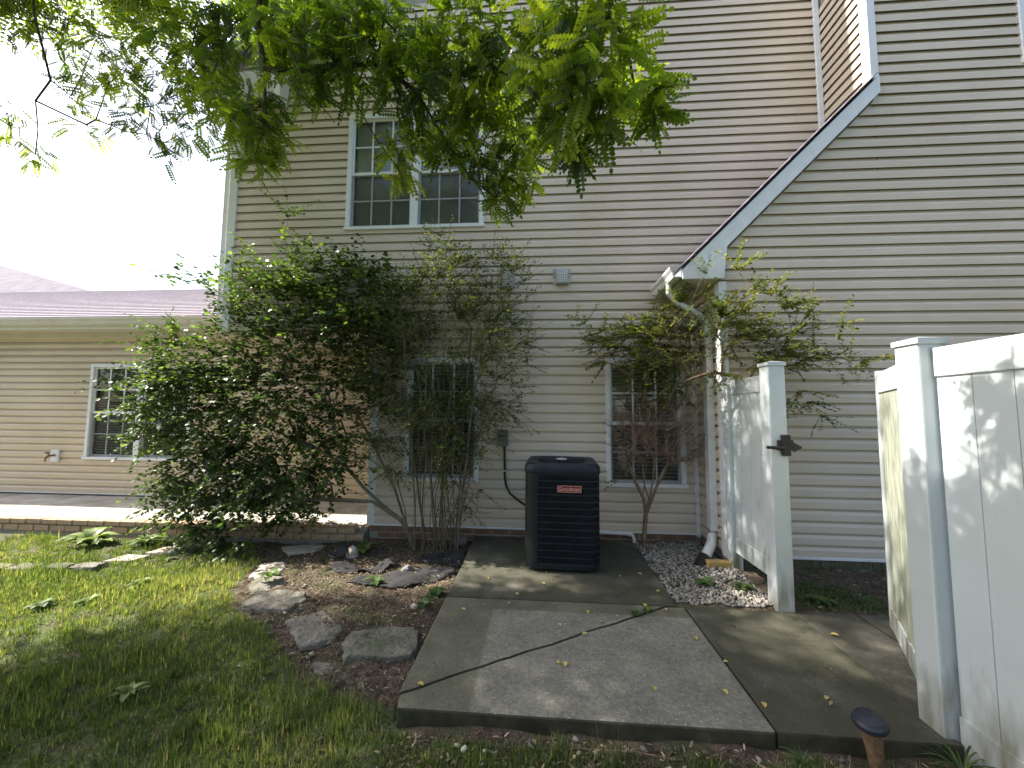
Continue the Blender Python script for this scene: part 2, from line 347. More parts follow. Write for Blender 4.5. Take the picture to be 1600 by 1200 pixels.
# ---- concrete slab beside the house, poured in sections
def slab_piece(parent, poly, z0, z1, mat):
    return MB().prism(poly, lambda u, v, w: (u, v, w), z0, z1).build('slab_section', mat, parent, bevel=.012)
slab = tag(empty('concrete_slab'), kind='structure')
slab_piece(slab, [(-.75,-.86),(1.07,-.86),(1.10,-.02),(-.77,-.02)], -.14, .030, 'concrete_back')
slab_piece(slab, [(-.745,-1.535),(1.055,-1.535),(1.07,-.868),(-.75,-.868)], -.14, .030, 'concrete_back')
ck = [(-.735+1.69*f+random.uniform(-.007, .007), -2.60+1.055*f+random.uniform(-.007, .007)) for f in np.linspace(0, 1, 22)]
slab_piece(slab, ck+[(-.745,-1.545)], -.14, .030, 'concrete_front')
slab_piece(slab, [(-.71,-2.70),(1.10,-2.70),(1.10,-1.545)]+[(x+.007+random.uniform(-.002, .003), y-.007) for x, y in ck[::-1]], -.14, .027, 'concrete_front')
slab_piece(slab, [(1.108,-2.70),(1.90,-2.71),(1.90,-1.54),(1.108,-1.545)], -.14, .030, 'concrete_mossy')
slab_piece(slab, [(1.905,-2.69),(2.35,-2.69),(2.345,-1.53),(1.905,-1.54)], -.14, .022, 'concrete_walk')
slab_piece(slab, [(2.356,-2.69),(4.2,-2.69),(4.2,-1.53),(2.352,-1.53)], -.14, .024, 'concrete_walk')
for o in slab.children: o.data.name = 'slab_section'

# ---- patio in front of the low wing, brick edge
patio = tag(empty('patio'), kind='structure')
px = -20.
cuts = [-20, -12.2, -9.0, -5.95, -2.9, -2.1]
for a, b in zip(cuts[:-1], cuts[1:]):
    MB().box(a+.004, b-.004, -.02, 1.27, -.12, .08).build('slab_section', 'concrete_patio', patio, bevel=.008)
MB().box(-20, -2.1, -.105, -.03, -.16, .045).build('mortar_bed', 'mortar', patio)
bk1 = None; bk2 = None
def shared_brick(name, mat, sx, sy, sz, parent, first, loc, jit=.004):
    if first is None:
        o = MB().box(-sx/2, sx/2, -sy/2, sy/2, -sz/2, sz/2).build(name, mat, parent, bevel=.005, segs=1)
    else:
        o = first.copy(); COL.objects.link(o); o.parent = parent
    o.location = (loc[0]+random.uniform(-jit, jit)*.5, loc[1]+random.uniform(-jit, jit), loc[2]+random.uniform(-jit, jit)*.5)
    o.rotation_euler = (random.uniform(-.01, .01), random.uniform(-.01, .01), random.uniform(-.012, .012))
    return o
x = -8.6
while x < -2.25:
    bk1 = shared_brick('brick', 'brick_tan', .205, .125, .062, patio, bk1, (x, -.075, .072)) if bk1 is None else (shared_brick('brick', 'brick_tan', .205, .125, .062, patio, bk1, (x, -.075, .072)) and bk1)
    bk2 = shared_brick('brick', 'brick_tan', .205, .09, .075, patio, bk2, (x+.1, -.075, -.012)) if bk2 is None else (shared_brick('brick', 'brick_tan', .205, .09, .075, patio, bk2, (x+.1, -.075, -.012)) and bk2)
    x += .217

# ================================================================== HOUSE
CH = .1143                                                    # height of one siding course
PROF = [(-.003, -.001), (.0202, .0), (.0210, .003), (.0202, .064), (.0188, .068), (.0035, .0915), (-.003, .0930), (-.003, CH)]
def clip_prof(z0, lo, hi):
    P = [(w, z0+z) for w, z in PROF]; out = []
    for (w0, a), (w1, b) in zip(P[:-1], P[1:]):
        if b <= lo or a >= hi: continue
        def at(z): return w0 if b == a else w0+(w1-w0)*(z-a)/(b-a)
        p = (at(lo), lo) if a < lo else (w0, a); q = (at(hi), hi) if b > hi else (w1, b)
        if not out: out.append(p)
        out.append(q)
    return out
def siding(parent, mp, zb, nc, ul, ur, openings=(), mat='siding', seam_seed=1, seams=True, lo=-9, hi=99):
    """one mesh per length of siding course. mp(u, w, z) -> xyz; ul(z), ur(z) ends; openings (u0,u1,z0,z1)"""
    rnd = random.Random(seam_seed); cut = []
    for c in range(nc):
        z0 = zb+c*CH; z1 = z0+CH
        if c % 2 == 0: off = rnd.uniform(0, 3.66)
        levels = sorted({max(z0, lo), min(z1, hi)} | {z for o in openings for z in o[2:4] if max(z0, lo)+.004 < z < min(z1, hi)-.004})
        for a, b in zip(levels[:-1], levels[1:]):
            if b-a < .003: continue
            mid = (a+b)/2; blocks = sorted([(o[0], o[1]) for o in openings if o[2] < mid < o[3]])
            segs = []; s = None
            for u0, u1 in blocks:
                segs.append((s, u0)); s = u1
            segs.append((s, None))
            for s0, s1 in segs:
                L = ul(mid) if s0 is None else s0; Rr = ur(mid) if s1 is None else s1
                if Rr-L < .01: continue
                js = [L]
                if seams:
                    k = math.floor((L-off)/3.66)+1
                    while off+k*3.66 < min(Rr-.25, 4.4) and c % 4 < 2:
                        if off+k*3.66 > L+.25: js.append(off+k*3.66)
                        k += 1
                js.append(Rr)
                for i, (p, q) in enumerate(zip(js[:-1], js[1:])):
                    pr = clip_prof(z0, a, b); vs = []; lift = .0016*(i % 2)
                    for w, z in pr:
                        e0 = (ul(z) if s0 is None else s0) if i == 0 else p-.025
                        e1 = (ur(z) if s1 is None else s1) if i == len(js)-2 else q
                        vs += [mp(e0, w+lift, z), mp(max(e1, e0+.001), w+lift, z)]
                    m = len(pr)
                    MB().add(vs, [(2*j, 2*j+1, 2*j+3, 2*j+2) for j in range(m-1)]).build('siding_board', mat, parent, fix=False)
def sheet(parent, mp, u0, u1, z0, z1, openings, w=-.007, name='wall', mat='wall_core'):
    """wall behind the siding, with the openings left free"""
    us = sorted({u0, u1} | {o[i] for o in openings for i in (0, 1)}); zs = sorted({z0, z1} | {o[i] for o in openings for i in (2, 3)}); b = MB()
    for a, c in zip(us[:-1], us[1:]):
        for d, e in zip(zs[:-1], zs[1:]):
            mu, mz = (a+c)/2, (d+e)/2
            if any(o[0] < mu < o[1] and o[2] < mz < o[3] for o in openings): continue
            b.add([mp(a, w, d), mp(c, w, d), mp(c, w, e), mp(a, w, e)], [(0, 1, 2, 3)])
    return b.build(name, mat, parent, fix=False)
def mbox(b, mp, u0, u1, w0, w1, z0, z1):
    vs = [mp(*p) for p in ((u0,w0,z0),(u1,w0,z0),(u1,w1,z0),(u0,w1,z0),(u0,w0,z1),(u1,w0,z1),(u1,w1,z1),(u0,w1,z1))]
    return b.add(vs, [(0,3,2,1),(4,5,6,7),(0,1,5,4),(1,2,6,5),(2,3,7,6),(3,0,4,7)])
def window(parent, mp, u0, u1, z0, z1, units=1, label=None, curtain=False, shut=False):
    """double-hung vinyl window(s): frame, sashes, muntins, panes, screen, blind, dark room behind"""
    win = empty('window', parent=parent)
    if label: win['label'] = label
    f = .058
    fr = MB()
    mbox(fr, mp, u0, u1, -.06, .034, z1-f, z1); mbox(fr, mp, u0-.012, u1+.012, -.06, .046, z0, z0+f*.75)
    mbox(fr, mp, u0, u0+f, -.06, .032, z0+f*.75, z1-f); mbox(fr, mp, u1-f, u1, -.06, .032, z0+f*.75, z1-f)
    wu = (u1-u0)/units
    for k in range(1, units): mbox(fr, mp, u0+k*wu-.05, u0+k*wu+.05, -.06, .030, z0+f*.75, z1-f)
    fr.build('frame', 'white_trim', win, bevel=.004, segs=1)
    zm = (z0+z1)/2-.02
    for k in range(units):
        a = u0+k*wu+(f if k == 0 else .05); b = u0+(k+1)*wu-(f if k == units-1 else .05); zl = z0+f*.75; zh = z1-f
        sa = MB(); mbox(sa, mp, a, b, -.035, .008, zm-.018, zm+.022)                       # meeting rail
        mbox(sa, mp, a, a+.022, -.035, .002, zm+.022, zh); mbox(sa, mp, b-.022, b, -.035, .002, zm+.022, zh); mbox(sa, mp, a+.022, b-.022, -.035, .002, zh-.02, zh)
        mbox(sa, mp, a, b, -.055, -.012, zl, zl+.035); mbox(sa, mp, a, a+.022, -.055, -.012, zl+.035, zm-.018); mbox(sa, mp, b-.022, b, -.055, -.012, zl+.035, zm-.018)
        sa.build('sash', 'white_trim', win, bevel=.003, segs=1)
        for (q0, q1, w) in ((zm+.022, zh-.02, -.018), (zl+.035, zm-.018, -.036)):
            P = MB().add([mp(a+.01, w, q0), mp(b-.01, w, q0), mp(b-.01, w, q1), mp(a+.01, w, q1)], [(0, 1, 2, 3)]).build('pane', 'glass', win, fix=False)
            for j in (1, 2):
                c = a+(b-a)*j/3; mu = MB(); mbox(mu, mp, c-.010, c+.010, w+.002, w+.012, q0, q1); mu.build('muntin', 'white_trim', win)
            mu = MB(); mbox(mu, mp, a+.022, b-.022, w+.003, w+.011, (q0+q1)/2-.009, (q0+q1)/2+.009); mu.build('muntin', 'white_trim', win)
        MB().add([mp(a, -.004, zl), mp(b, -.004, zl), mp(b, -.004, zm-.018), mp(a, -.004, zm-.018)], [(0, 1, 2, 3)]).build('insect_screen', 'screen', win, fix=False)
        bl = MB(); z = zl+.01
        while z < zh:
            wa, dz = (-.088, .040) if shut else (-.105, .022)
            vs = [mp(a+.01, wa, z), mp(b-.01, wa, z), mp(b-.01, -.075, z+dz), mp(a+.01, -.075, z+dz), mp(a+.01, wa+.002, z+.003), mp(b-.01, wa+.002, z+.003), mp(b-.01, -.073, z+dz+.003), mp(a+.01, -.073, z+dz+.003)]
            bl.add(vs, [(0, 1, 2, 3), (4, 7, 6, 5), (0, 4, 5, 1), (3, 2, 6, 7)]); z += .043
        bo = bl.build('blind', 'blind', win); bo['kind'] = 'stuff'
        if curtain:
            cu = MB(); mbox(cu, mp, a, a+.30, -.16, -.145, zm, zh); cu.build('curtain', 'curtain_tan', win)
    rm = MB(); U0, U1, Z0, Z1, D = u0-.2, u1+.2, z0-.2, z1+.2, -.7
    rm.add([mp(U0, D, Z0), mp(U1, D, Z0), mp(U1, D, Z1), mp(U0, D, Z1), mp(U0, -.062, Z0), mp(U1, -.062, Z0), mp(U1, -.062, Z1), mp(U0, -.062, Z1)],
           [(0, 1, 2, 3), (0, 4, 5, 1), (1, 5, 6, 2), (2, 6, 7, 3), (3, 7, 4, 0)])
    rm.build('room_back', 'room_dark', win, fix=False)
    return win
def trim(parent, name, mp, u0, u1, w0, w1, z0, z1, mat='white_trim', bevel=.004):
    b = MB(); mbox(b, mp, u0, u1, w0, w1, z0, z1); return b.build(name, mat, parent, bevel=bevel, segs=1)

FRONT = lambda u, w, z: (u, -w, z)                      # main wall, y = 0, outward is -y
YB = -.66; BUMP = lambda u, w, z: (u, YB-w, z)          # projecting block
XS = 3.44; SIDE_UP = lambda u, w, z: (XS-w, u, z)       # its upper side wall, faces -x (u is y)
XL = 1.85; SIDE_LO = lambda u, w, z: (XL-w, u, z)
YW = 1.25; WING = lambda u, w, z: (u, YW-w, z)
ZB = .135
house = empty('house', 'two storey house with beige vinyl siding, lean-to roof edge and twin upper window', 'house')
XC = -4.13; XF = -2.08; ZO = 2.52                       # upper left corner, ground-floor corner, underside of the overhang
w_up = (-2.54, -.72, 3.84, 5.42); w_r = (.78, 1.70, .64, 2.16); w_l = (-1.66, -.74, .66, 2.17)
rake = lambda x: 6.15+.62*(x-XC)                         # gable line on the left slope
gl = lambda z: max(XC, XC+(z-6.15)/.62) if z > ZO else XF
sheet(house, FRONT, XF, XS+.02, -.05, ZO, [w_r, w_l])
gw = MB().add([(XC, .004, ZO), (XF, .004, ZO), (XF, .004, 3.8), (XC, .004, 3.8)], [(0, 1, 2, 3)])
sheet(house, FRONT, XC, XS+.02, ZO, 6.15, [w_up])
MB().add([(XC, .004, 6.15), (4.6, .004, 6.15), (4.6, .004, rake(.8)-.62*3.8), (.8, .004, rake(.8))], [(0, 1, 2, 3)]).build('gable_wall', 'wall_core', house, fix=False)
siding(house, FRONT, ZB, 21, lambda z: XF, lambda z: XL-.01, [w_r, w_l], seam_seed=3)
siding(house, FRONT, ZB+21*CH, 39, gl, lambda z: XL-.01 if z < 2.95 else min(XS-.02, 1.45+(z-2.9)*1.0), [w_up], seam_seed=5)
# upper-left: sides, underside, roof
MB().add([(XC, .004, ZO), (XC, 8, ZO), (XC, 8, 6.2), (XC, .004, 6.2)], [(0, 1, 2, 3)]).build('side_wall', 'siding', house, fix=False)
MB().add([(XC, .004, ZO), (XF, .004, ZO), (XF, YW+.02, ZO), (XC, YW+.02, ZO)], [(0, 1, 2, 3)]).build('porch_ceiling', 'soffit', house, fix=False)
MB().add([(XF-.003, .004, -.05), (XF-.003, YW+.02, -.05), (XF-.003, YW+.02, ZO), (XF-.003, .004, ZO)], [(0, 1, 2, 3)]).build('porch_side_wall', 'siding', house, fix=False)
siding(house, lambda u, w, z: (XF-.004-w, u, z), ZB, 21, lambda z: 0., lambda z: YW, seams=False)
rs = MB()
for sx, xe in ((1, XC-.35), (-1, 5.73)):
    z0 = 6.15-.62*.35+.16; pk = rake(.8)+.16
    rs.add([(xe, -.205, z0), (.8, -.205, pk), (.8, 8.3, pk), (xe, 8.3, z0), (xe, -.205, z0-.05), (.8, -.205, pk-.05), (.8, 8.3, pk-.05), (xe, 8.3, z0-.05)], [(0,1,2,3),(4,7,6,5),(0,4,5,1),(0,3,7,4)])
rs.build('roof', 'shingle_grey', house)
fa = MB(); fa.prism([(XC-.35, 6.04), (XC-.35, 6.22), (.8, rake(.8)+.10), (.8, rake(.8)-.08)], lambda u, v, w: (u, w, v), -.20, -.18); fa.build('fascia', 'white_trim', house)
so_ = MB(); so_.add([(XC-.35, -.18, 6.06), (.8, -.18, rake(.8)-.05), (.8, -.001, rake(.8)-.05), (XC-.35, -.001, 6.06)], [(0, 1, 2, 3)]); so_.build('soffit', 'soffit', house, fix=False)
box('eave_return', 'soffit', XC-.35, -3.48, -.185, -.024, 5.62, 5.98, house, bevel=.006)
box('return_trim', 'white_trim', -3.50, -3.40, -.195, -.024, 5.55, 6.10, house, bevel=.006)
# K-style gutter along the left eave, seen end on
GUT = [(0, 0), (.085, 0), (.10, .03), (.10, .05), (.125, .085), (.125, .11), (.115, .11), (.115, .09), (.09, .06), (.09, .04), (.075, .01), (.01, .01), (.01, .11), (0, .11)]
MB().prism([(XC-.35-u, 5.98+v) for u, v in GUT], lambda u, v, w: (u, w, v), -.33, 8).build('gutter', 'white_trim', house)
trim(house, 'corner_trim', FRONT, XC-.035, XC+.075, -.03, .03, ZO-.02, 6.05)
trim(house, 'corner_trim', lambda u, w, z: (XC-w, u, z), -.028, .08, -.02, .034, ZO-.02, 6.05)
MB().prism([(XC-.055-u, -.01+v) for u, v in ((0, 0), (.07, 0), (.07, .055), (0, .055))], lambda u, v, w: (u, v, w), 2.75, 5.95).build('downspout', 'white_trim', house, bevel=.006)
trim(house, 'corner_trim', FRONT, XF-.03, XF+.07, -.02, .026, .13, ZO-.004)
# starter strip, foundation
trim(house, 'starter_strip', FRONT, XF, XL-.02, .001, .022, ZB-.022, ZB+.006)
box('foundation', 'mortar', XF, XL, -.004, .06, -.2, ZB-.02, house)
bf = None; bfr = None
for row in range(3):
    x = XF+.1+(row % 2)*.108
    while x < XL-.05:
        if bf is None: bf = shared_brick('brick', 'brick_red', .206, .09, .062, house, None, (x, .035, .078-row*.073))
        else: shared_brick('brick', 'brick_red', .206, .09, .062, house, bf, (x, .035, .078-row*.073))
        x += .216
# windows of the main wall
window(house, FRONT, *w_up, units=2, label='white twin double-hung upper window with closed blinds', shut=True)
window(house, FRONT, *w_r, label='white double-hung window right of the air conditioner, tan curtain inside', curtain=True)
window(house, FRONT, *w_l, label='white double-hung window behind the sparse shrub')
# ---- projecting block
w_far = (4.87, 5.85, 5.07, 6.6)
sheet(house, BUMP, XL, 8.5, -.05, 2.95, [])
rl = lambda z: XL if z < 3.16 else min(XS, 1.90+(z-3.18)*.98)
# wall above the lean-to: one polygon following the rake, then the upper storey
MB().add([BUMP(u, -.007, z) for u, z in ((XL, 2.95), (8.5, 2.95), (8.5, 4.95), (3.5, 4.95), (XL+.05, 3.3))], [(0, 1, 2, 3, 4)]).build('wall', 'wall_core', house, fix=False)
sheet(house, BUMP, XS, 8.5, 4.95, 8.2, [w_far])
siding(house, BUMP, ZB, 55, rl, lambda z: 8.4, [w_far], seam_seed=9)
trim(house, 'starter_strip', BUMP, XL, 8.4, .001, .024, ZB-.026, ZB+.004)
window(house, BUMP, *w_far, label='white window at the upper right edge of the house')
sheet(house, SIDE_UP, YB, .02, 3.2, 8.2, [])
siding(house, SIDE_UP, ZB+34*CH, 22, lambda z: YB, lambda z: -.02, seams=False)
sheet(house, SIDE_LO, YB, .02, -.05, 3.2, [])
siding(house, SIDE_LO, ZB, 25, lambda z: YB, lambda z: -.02, seams=False)
trim(house, 'corner_trim', BUMP, XS-.03, XS+.055, -.02, .028, 4.98, 8.2)
trim(house, 'corner_trim', lambda u, w, z: (XS-w, u, z), YB-.026, YB+.07, -.02, .032, 4.98, 8.2)
trim(house, 'inside_corner_trim', FRONT, XS-.085, XS-.02, .0, .034, 4.4, 8.2)
trim(house, 'corner_trim', BUMP, XL-.03, XL+.05, -.02, .028, .1, 2.86)
trim(house, 'corner_trim', lambda u, w, z: (XL-w, u, z), YB-.026, YB+.07, -.02, .032, .1, 2.86)
trim(house, 'inside_corner_trim', FRONT, XL-.06, XL-.015, .0, .045, .1, 2.9)
# lean-to roof: shingled slope, rake board with boxed return, gutter
ro = MB(); ro.add([(1.43, YB-.085, 2.998), (XS-.002, YB-.085, 5.008), (XS-.002, -.002, 5.008), (1.43, -.002, 2.998), (1.43, YB-.085, 2.986), (XS-.002, YB-.085, 4.996), (XS-.002, -.002, 4.996), (1.43, -.002, 2.986)], [(0,1,2,3),(4,7,6,5),(0,4,5,1),(0,3,7,4),(1,5,6,2)])
lean = ro.build('roof', 'shingle_grey', house)
k = 0
x = 1.42
while x < XS-.1:                                               # shingle butts showing along the rake edge
    z = 2.992+(x-1.42); L = .15
    MB().add([(x, YB-.094, z+.004), (x+L, YB-.094, z+L-.002), (x+L, -.003, z+L-.002), (x, -.003, z+.004), (x, YB-.081, z+.012), (x+L, YB-.081, z+L+.004), (x+L, -.003, z+L+.004), (x, -.003, z+.012)], [(0,3,2,1),(4,5,6,7),(0,1,5,4),(2,3,7,6),(0,4,7,3),(1,2,6,5)]).build('shingle', 'shingle', lean)
    x += .14
rk = [(1.45, 2.875), (1.86, 2.875), (1.90, 3.21), (3.46, 4.80), (3.46, 4.985), (1.45, 2.975)]
MB().prism(rk, lambda u, v, w: (u, w, v), YB-.075, YB-.045).build('rake_board', 'white_trim', house, bevel=.004, segs=1)
MB().add([(1.45, YB-.05, 2.885), (1.86, YB-.05, 2.885), (1.86, -.002, 2.885), (1.45, -.002, 2.885)], [(0, 1, 2, 3)]).build('soffit', 'soffit', house, fix=False)
MB().add([(1.90, YB-.046, 3.205), (3.46, YB-.046, 4.795), (3.46, YB-.0, 4.795), (1.90, YB-.0, 3.205)], [(0, 1, 2, 3)]).build('rake_soffit', 'soffit', house, fix=False)
MB().prism([(1.45-u, 2.90+v) for u, v in GUT], lambda u, v, w: (u, w, v), YB-.06, -.02).build('gutter', 'white_trim', house)
MB().tube([(1.385, -.50, 2.92), (1.385, -.50, 2.80), (1.47, -.49, 2.70), (1.70, -.46, 2.58), (1.785, -.45, 2.50), (1.79, -.45, 2.40)], .033, 10).build('downspout_elbow', 'white_pvc', house, smooth='auto')
ds = MB()
ds.prism([(1.755, -.50), (1.83, -.50), (1.83, -.40), (1.755, -.40)], lambda u, v, w: (u, v, w), .30, 2.46)
ds.build('downspout', 'white_pvc', house, bevel=.008)
MB().tube([(1.792, -.45, .34), (1.79, -.455, .26), (1.75, -.50, .17), (1.66, -.60, .095), (1.60, -.66, .06)], [.046, .047, .048, .047, .046], 14).build('downspout_elbow', 'white_pvc', house, smooth='auto')
MB().tube([(1.63, -.63, .085), (1.57, -.69, .04), (1.53, -.73, .012)], .058, 14).build('drain_collar', 'black_plastic', house, smooth='auto')
# rowlock brick ledge under the projecting block
box('foundation', 'mortar', XL+.02, 4.2, YB+.03, YB+.1, -.2, ZB-.03, house)
x = XL+.1
while x < 4.1:
    bfr = shared_brick('brick', 'brick_moss', .07, .10, .075, house, None, (x, YB+.045, .063), .006) if bfr is None else (shared_brick('brick', 'brick_moss', .07, .10, .075, house, bfr, (x, YB+.045, .063), .006) and bfr)
    x += .0785
b2 = None; x = XL+.15
while x < 4.1:
    b2 = shared_brick('brick', 'brick_moss', .20, .09, .06, house, None, (x, YB+.06, -.012)) if b2 is None else (shared_brick('brick', 'brick_moss', .20, .09, .06, house, b2, (x, YB+.06, -.012)) and b2)
    x += .212

# ---- low wing on the left
wing = empty('house_wing', 'single storey tan sided wing with pinkish shingle roof behind the patio', 'house')
w_w = (-7.55, -5.70, .67, 2.26)
sheet(wing, WING, -20, XF+.3, -.05, 2.86, [w_w])
siding(wing, WING, ZB-.01, 23, lambda z: -19.5, lambda z: XF-.01, [w_w], mat='siding_warm_bounce', seam_seed=21)
trim(wing, 'starter_strip', WING, -19.5, XF-.02, .001, .022, ZB-.03, ZB-.004)
box('foundation', 'brick_moss', -19.5, XF-.02, YW-.002, YW+.1, -.1, ZB-.03, wing)
window(wing, WING, *w_w, units=2, label='white twin window of the low wing behind the leafy shrub')
trim(wing, 'frieze_board', WING, -19.5, XC-.05, .014, .03, 2.70, 2.80, 'soffit')
MB().add([(-20, .90, 2.80), (XC-.02, .90, 2.80), (XC-.02, YW, 2.80), (-20, YW, 2.80)], [(0, 1, 2, 3)]).build('soffit', 'soffit', wing, fix=False)
box('fascia', 'white_trim', -20, XC-.03, .88, .90, 2.78, 2.93, wing)
MB().prism([(.88-u, 2.83+v) for u, v in GUT], lambda u, v, w: (w, u, v), -20, XC-.03).build('gutter', 'soffit', wing)
rf = MB(); ny = 23; y0, z0, y1, z1 = .84, 2.93, 4.0, 4.47
for i in range(ny):
    a, b = i/ny, (i+1)/ny; lift = .014
    ya, yb2, za, zb2 = y0+(y1-y0)*a, y0+(y1-y0)*b, z0+(z1-z0)*a, z0+(z1-z0)*b
    rf.add([(-24, ya, za+lift), (XC-.02, ya, za+lift), (XC-.02, yb2, zb2), (-24, yb2, zb2), (-24, ya, za-.02), (XC-.02, ya, za-.02)], [(0, 1, 2, 3), (4, 5, 1, 0)])
rf.add([(-24, y1, z1), (XC-.02, y1, z1), (XC-.02, 7.2, 2.93), (-24, 7.2, 2.93)], [(0, 1, 2, 3)])
rf.build('roof', 'shingle', wing, fix=False)
# ---- next house beyond the wing, only its hipped roof shows
nb = empty('neighbour_house', 'hipped grey shingle roof of the house beyond the low wing', 'house')
hr = MB(); e = [(-42.0, 6.5), (-13.3, 6.5), (-13.3, 17.), (-42.0, 17.)]; zt = 8.65; za = 4.95
hr.add([(x, y, za) for x, y in e]+[(-36, 11.7, zt), (-27, 11.7, zt)], [(0, 1, 5, 4), (1, 2, 5), (2, 3, 4, 5), (3, 0, 4)])
hr.build('roof', 'shingle_far', nb)
box('wall', 'siding_warm_bounce', -41.5, -13.8, 7.0, 16.5, -.1, 5.0, nb)

# ================================================================== THINGS ON THE WALLS
def vent(loc, label):
    v = empty('vent_hood', label, 'vent', 'vent hoods on the upper wall'); v.location = loc
    MB().box(-.115, .10, -.018, -.001, -.11, .11).build('flange', 'vent_grey', v, bevel=.004)
    MB().prism([(-.018, .105), (-.09, .085), (-.105, .02), (-.105, -.10), (-.018, -.10)], lambda u, w, s: (s, u, w), -.075, .075).build('hood', 'vent_grey', v, bevel=.008)
    for i in range(4):
        MB().box(-.06, .06, -.112, -.104, -.085+i*.03, -.078+i*.03).build('grille_bar', 'white_trim', v)
    for i in range(5):
        MB().box(-.052+i*.026-.003, -.052+i*.026+.003, -.1115, -.1045, -.09, .015).build('grille_bar', 'white_trim', v)
vent((.265, -.004, 3.17), 'square grey vent hood alone on the siding above the air conditioner')
vent((-.42, -.004, 3.13), 'pale vent hood half hidden by the shrub tips, left of the other vent')
eb = empty('electrical_box', 'small grey electrical disconnect box on the wall, black cable to the air conditioner', 'electrical box')
box('box_body', 'box_grey', -.505, -.385, -.085, -.012, 1.10, 1.29, eb, bevel=.008)
box('cover', 'box_grey', -.51, -.38, -.098, -.086, 1.17, 1.297, eb, bevel=.005)
box('warning_label', 'black_plastic', -.485, -.405, -.0995, -.0985, 1.205, 1.235, eb)
MB().tube([(-.425, -.05, 1.10), (-.422, -.05, .95), (-.42, -.05, .74), (-.405, -.06, .64), (-.35, -.10, .55), (-.25, -.17, .49), (-.17, -.26, .46), (-.12, -.36, .455)], .013, 10).build('conduit', 'black_plastic', eb, smooth=True)
box('clamp', 'white_pvc', -.437, -.405, -.068, -.016, .80, .815, eb)
sp = empty('hose_spigot', 'outdoor water spigot on a pale mounting block, tan wall of the low wing', 'spigot')
box('mounting_block', 'white_trim', -8.12, -7.98, YW-.045, YW-.012, .62, .82, sp, bevel=.008)
MB().tube([(-8.05, YW-.04, .73), (-8.05, YW-.12, .73), (-8.05, YW-.16, .70), (-8.05, YW-.165, .64)], .018, 10).build('spout', 'brass', sp, smooth=True)
MB().tube([(-8.05, YW-.11, .73), (-8.05, YW-.14, .775)], .009, 8).build('stem', 'brass', sp)
MB().tube([(-8.05-.035, YW-.145, .782), (-8.05+.035, YW-.145, .782)], .011, 8).build('handle', 'black_plastic', sp)
pc = empty('condensate_pipe', 'white plastic pipe along the house foot, ending right of the air conditioner', 'pipe')
MB().tube([(.55, -.06, .128), (1.02, -.06, .118), (1.06, -.07, .112), (1.075, -.08, .07), (1.08, -.085, .02)], .021, 12).build('pipe', 'white_pvc', pc, smooth='auto')
MB().tube([(1.015, -.06, .118), (1.045, -.062, .117)], .028, 12).build('coupling', 'white_pvc', pc)
tb = box('timber_block', 'timber', 1.60, 1.86, -.79, -.70, .005, .095, None, bevel=.006); tag(tb, 'yellowish timber block at the fence foot beside the downspout', 'timber')

# ================================================================== AIR CONDITIONER
def rsq(h, r, n=8, hx=None):
    """rounded square, counter-clockwise, half-size h"""
    out = []
    for cx, cy, a0 in ((h-r, h-r, 0), (-h+r, h-r, 90), (-h+r, -h+r, 180), (h-r, -h+r, 270)):
        for i in range(n+1):
            a = math.radians(a0+90*i/n); out.append((cx+r*math.cos(a), cy+r*math.sin(a)))
    return out
ac = empty('air_conditioner', 'dark air conditioner condenser with louvred sides standing on the concrete slab', 'air conditioner')
ac.location = (.22, -.665, .03); ac.rotation_euler.z = math.radians(-2)
H = .352
def ring(name, mat, h, r, z0, z1, top_in=0., bev=0., smooth=True):
    p = rsq(h, r); b = MB(); n = len(p)
    b.prism(p, lambda u, v, w: (u, v, w), z0, z1)
    return b.build(name, mat, ac, smooth='auto', bevel=bev)
ring('base_pan', 'ac_metal', H-.012, .11, .025, .085, bev=.006)
ring('coil', 'ac_coil', H-.03, .10, .08, .90)
for fx in (-.22, .22):
    for fy in (-.22, .22): MB().box(fx-.05, fx+.05, fy-.05, fy+.05, 0, .03).build('foot', 'black_plastic', ac)
# top cap with fan well
pr = rsq(H+.004, .115); n = len(pr); cap = MB(); levels = [(1.0, .895), (1.012, .905), (1.012, .95), (.985, .975), (.93, .99)]
for s, z in levels: cap.v += [(u*s, v*s, z) for u, v in pr]
for i in range(len(levels)-1):
    for j in range(n): cap.f.append((i*n+j, i*n+(j+1) % n, (i+1)*n+(j+1) % n, (i+1)*n+j))
b0 = (len(levels)-1)*n; c0 = len(cap.v); R0 = .272
for u, v in pr:
    d = math.hypot(u, v); cap.v.append((u/d*R0, v/d*R0, .985))
for u, v in pr:
    d = math.hypot(u, v); cap.v.append((u/d*(R0-.012), v/d*(R0-.012), .955))
for j in range(n):
    cap.f.append((b0+j, b0+(j+1) % n, c0+(j+1) % n, c0+j)); cap.f.append((c0+j, c0+(j+1) % n, c0+n+(j+1) % n, c0+n+j))
cap.f.append(tuple(c0+n+j for j in range(n)))
cap.build('top_cap', 'ac_metal', ac, smooth='auto')
gr = MB()
for rr_ in (.06, .09, .12, .15, .18, .21, .24, .262):
    pts = [(rr_*math.cos(t), rr_*math.sin(t), .986+.012*(1-rr_/.27)) for t in np.linspace(0, 2*math.pi, 33)]; gr.tube(pts, .0028, 5, cap=False)
for k in range(24):
    t = 2*math.pi*k/24; gr.tube([(.05*math.cos(t), .05*math.sin(t), .996), (.27*math.cos(t), .27*math.sin(t), .986)], .0028, 5, cap=False)
go = gr.build('fan_grille', 'ac_metal', ac); go['kind'] = 'stuff'
MB().lathe([(.001, .985), (.06, .985), (.06, 1.0), (.04, 1.006), (.001, 1.007)], 0, 0, 20).build('fan_hub', 'vent_grey', ac, smooth='auto')
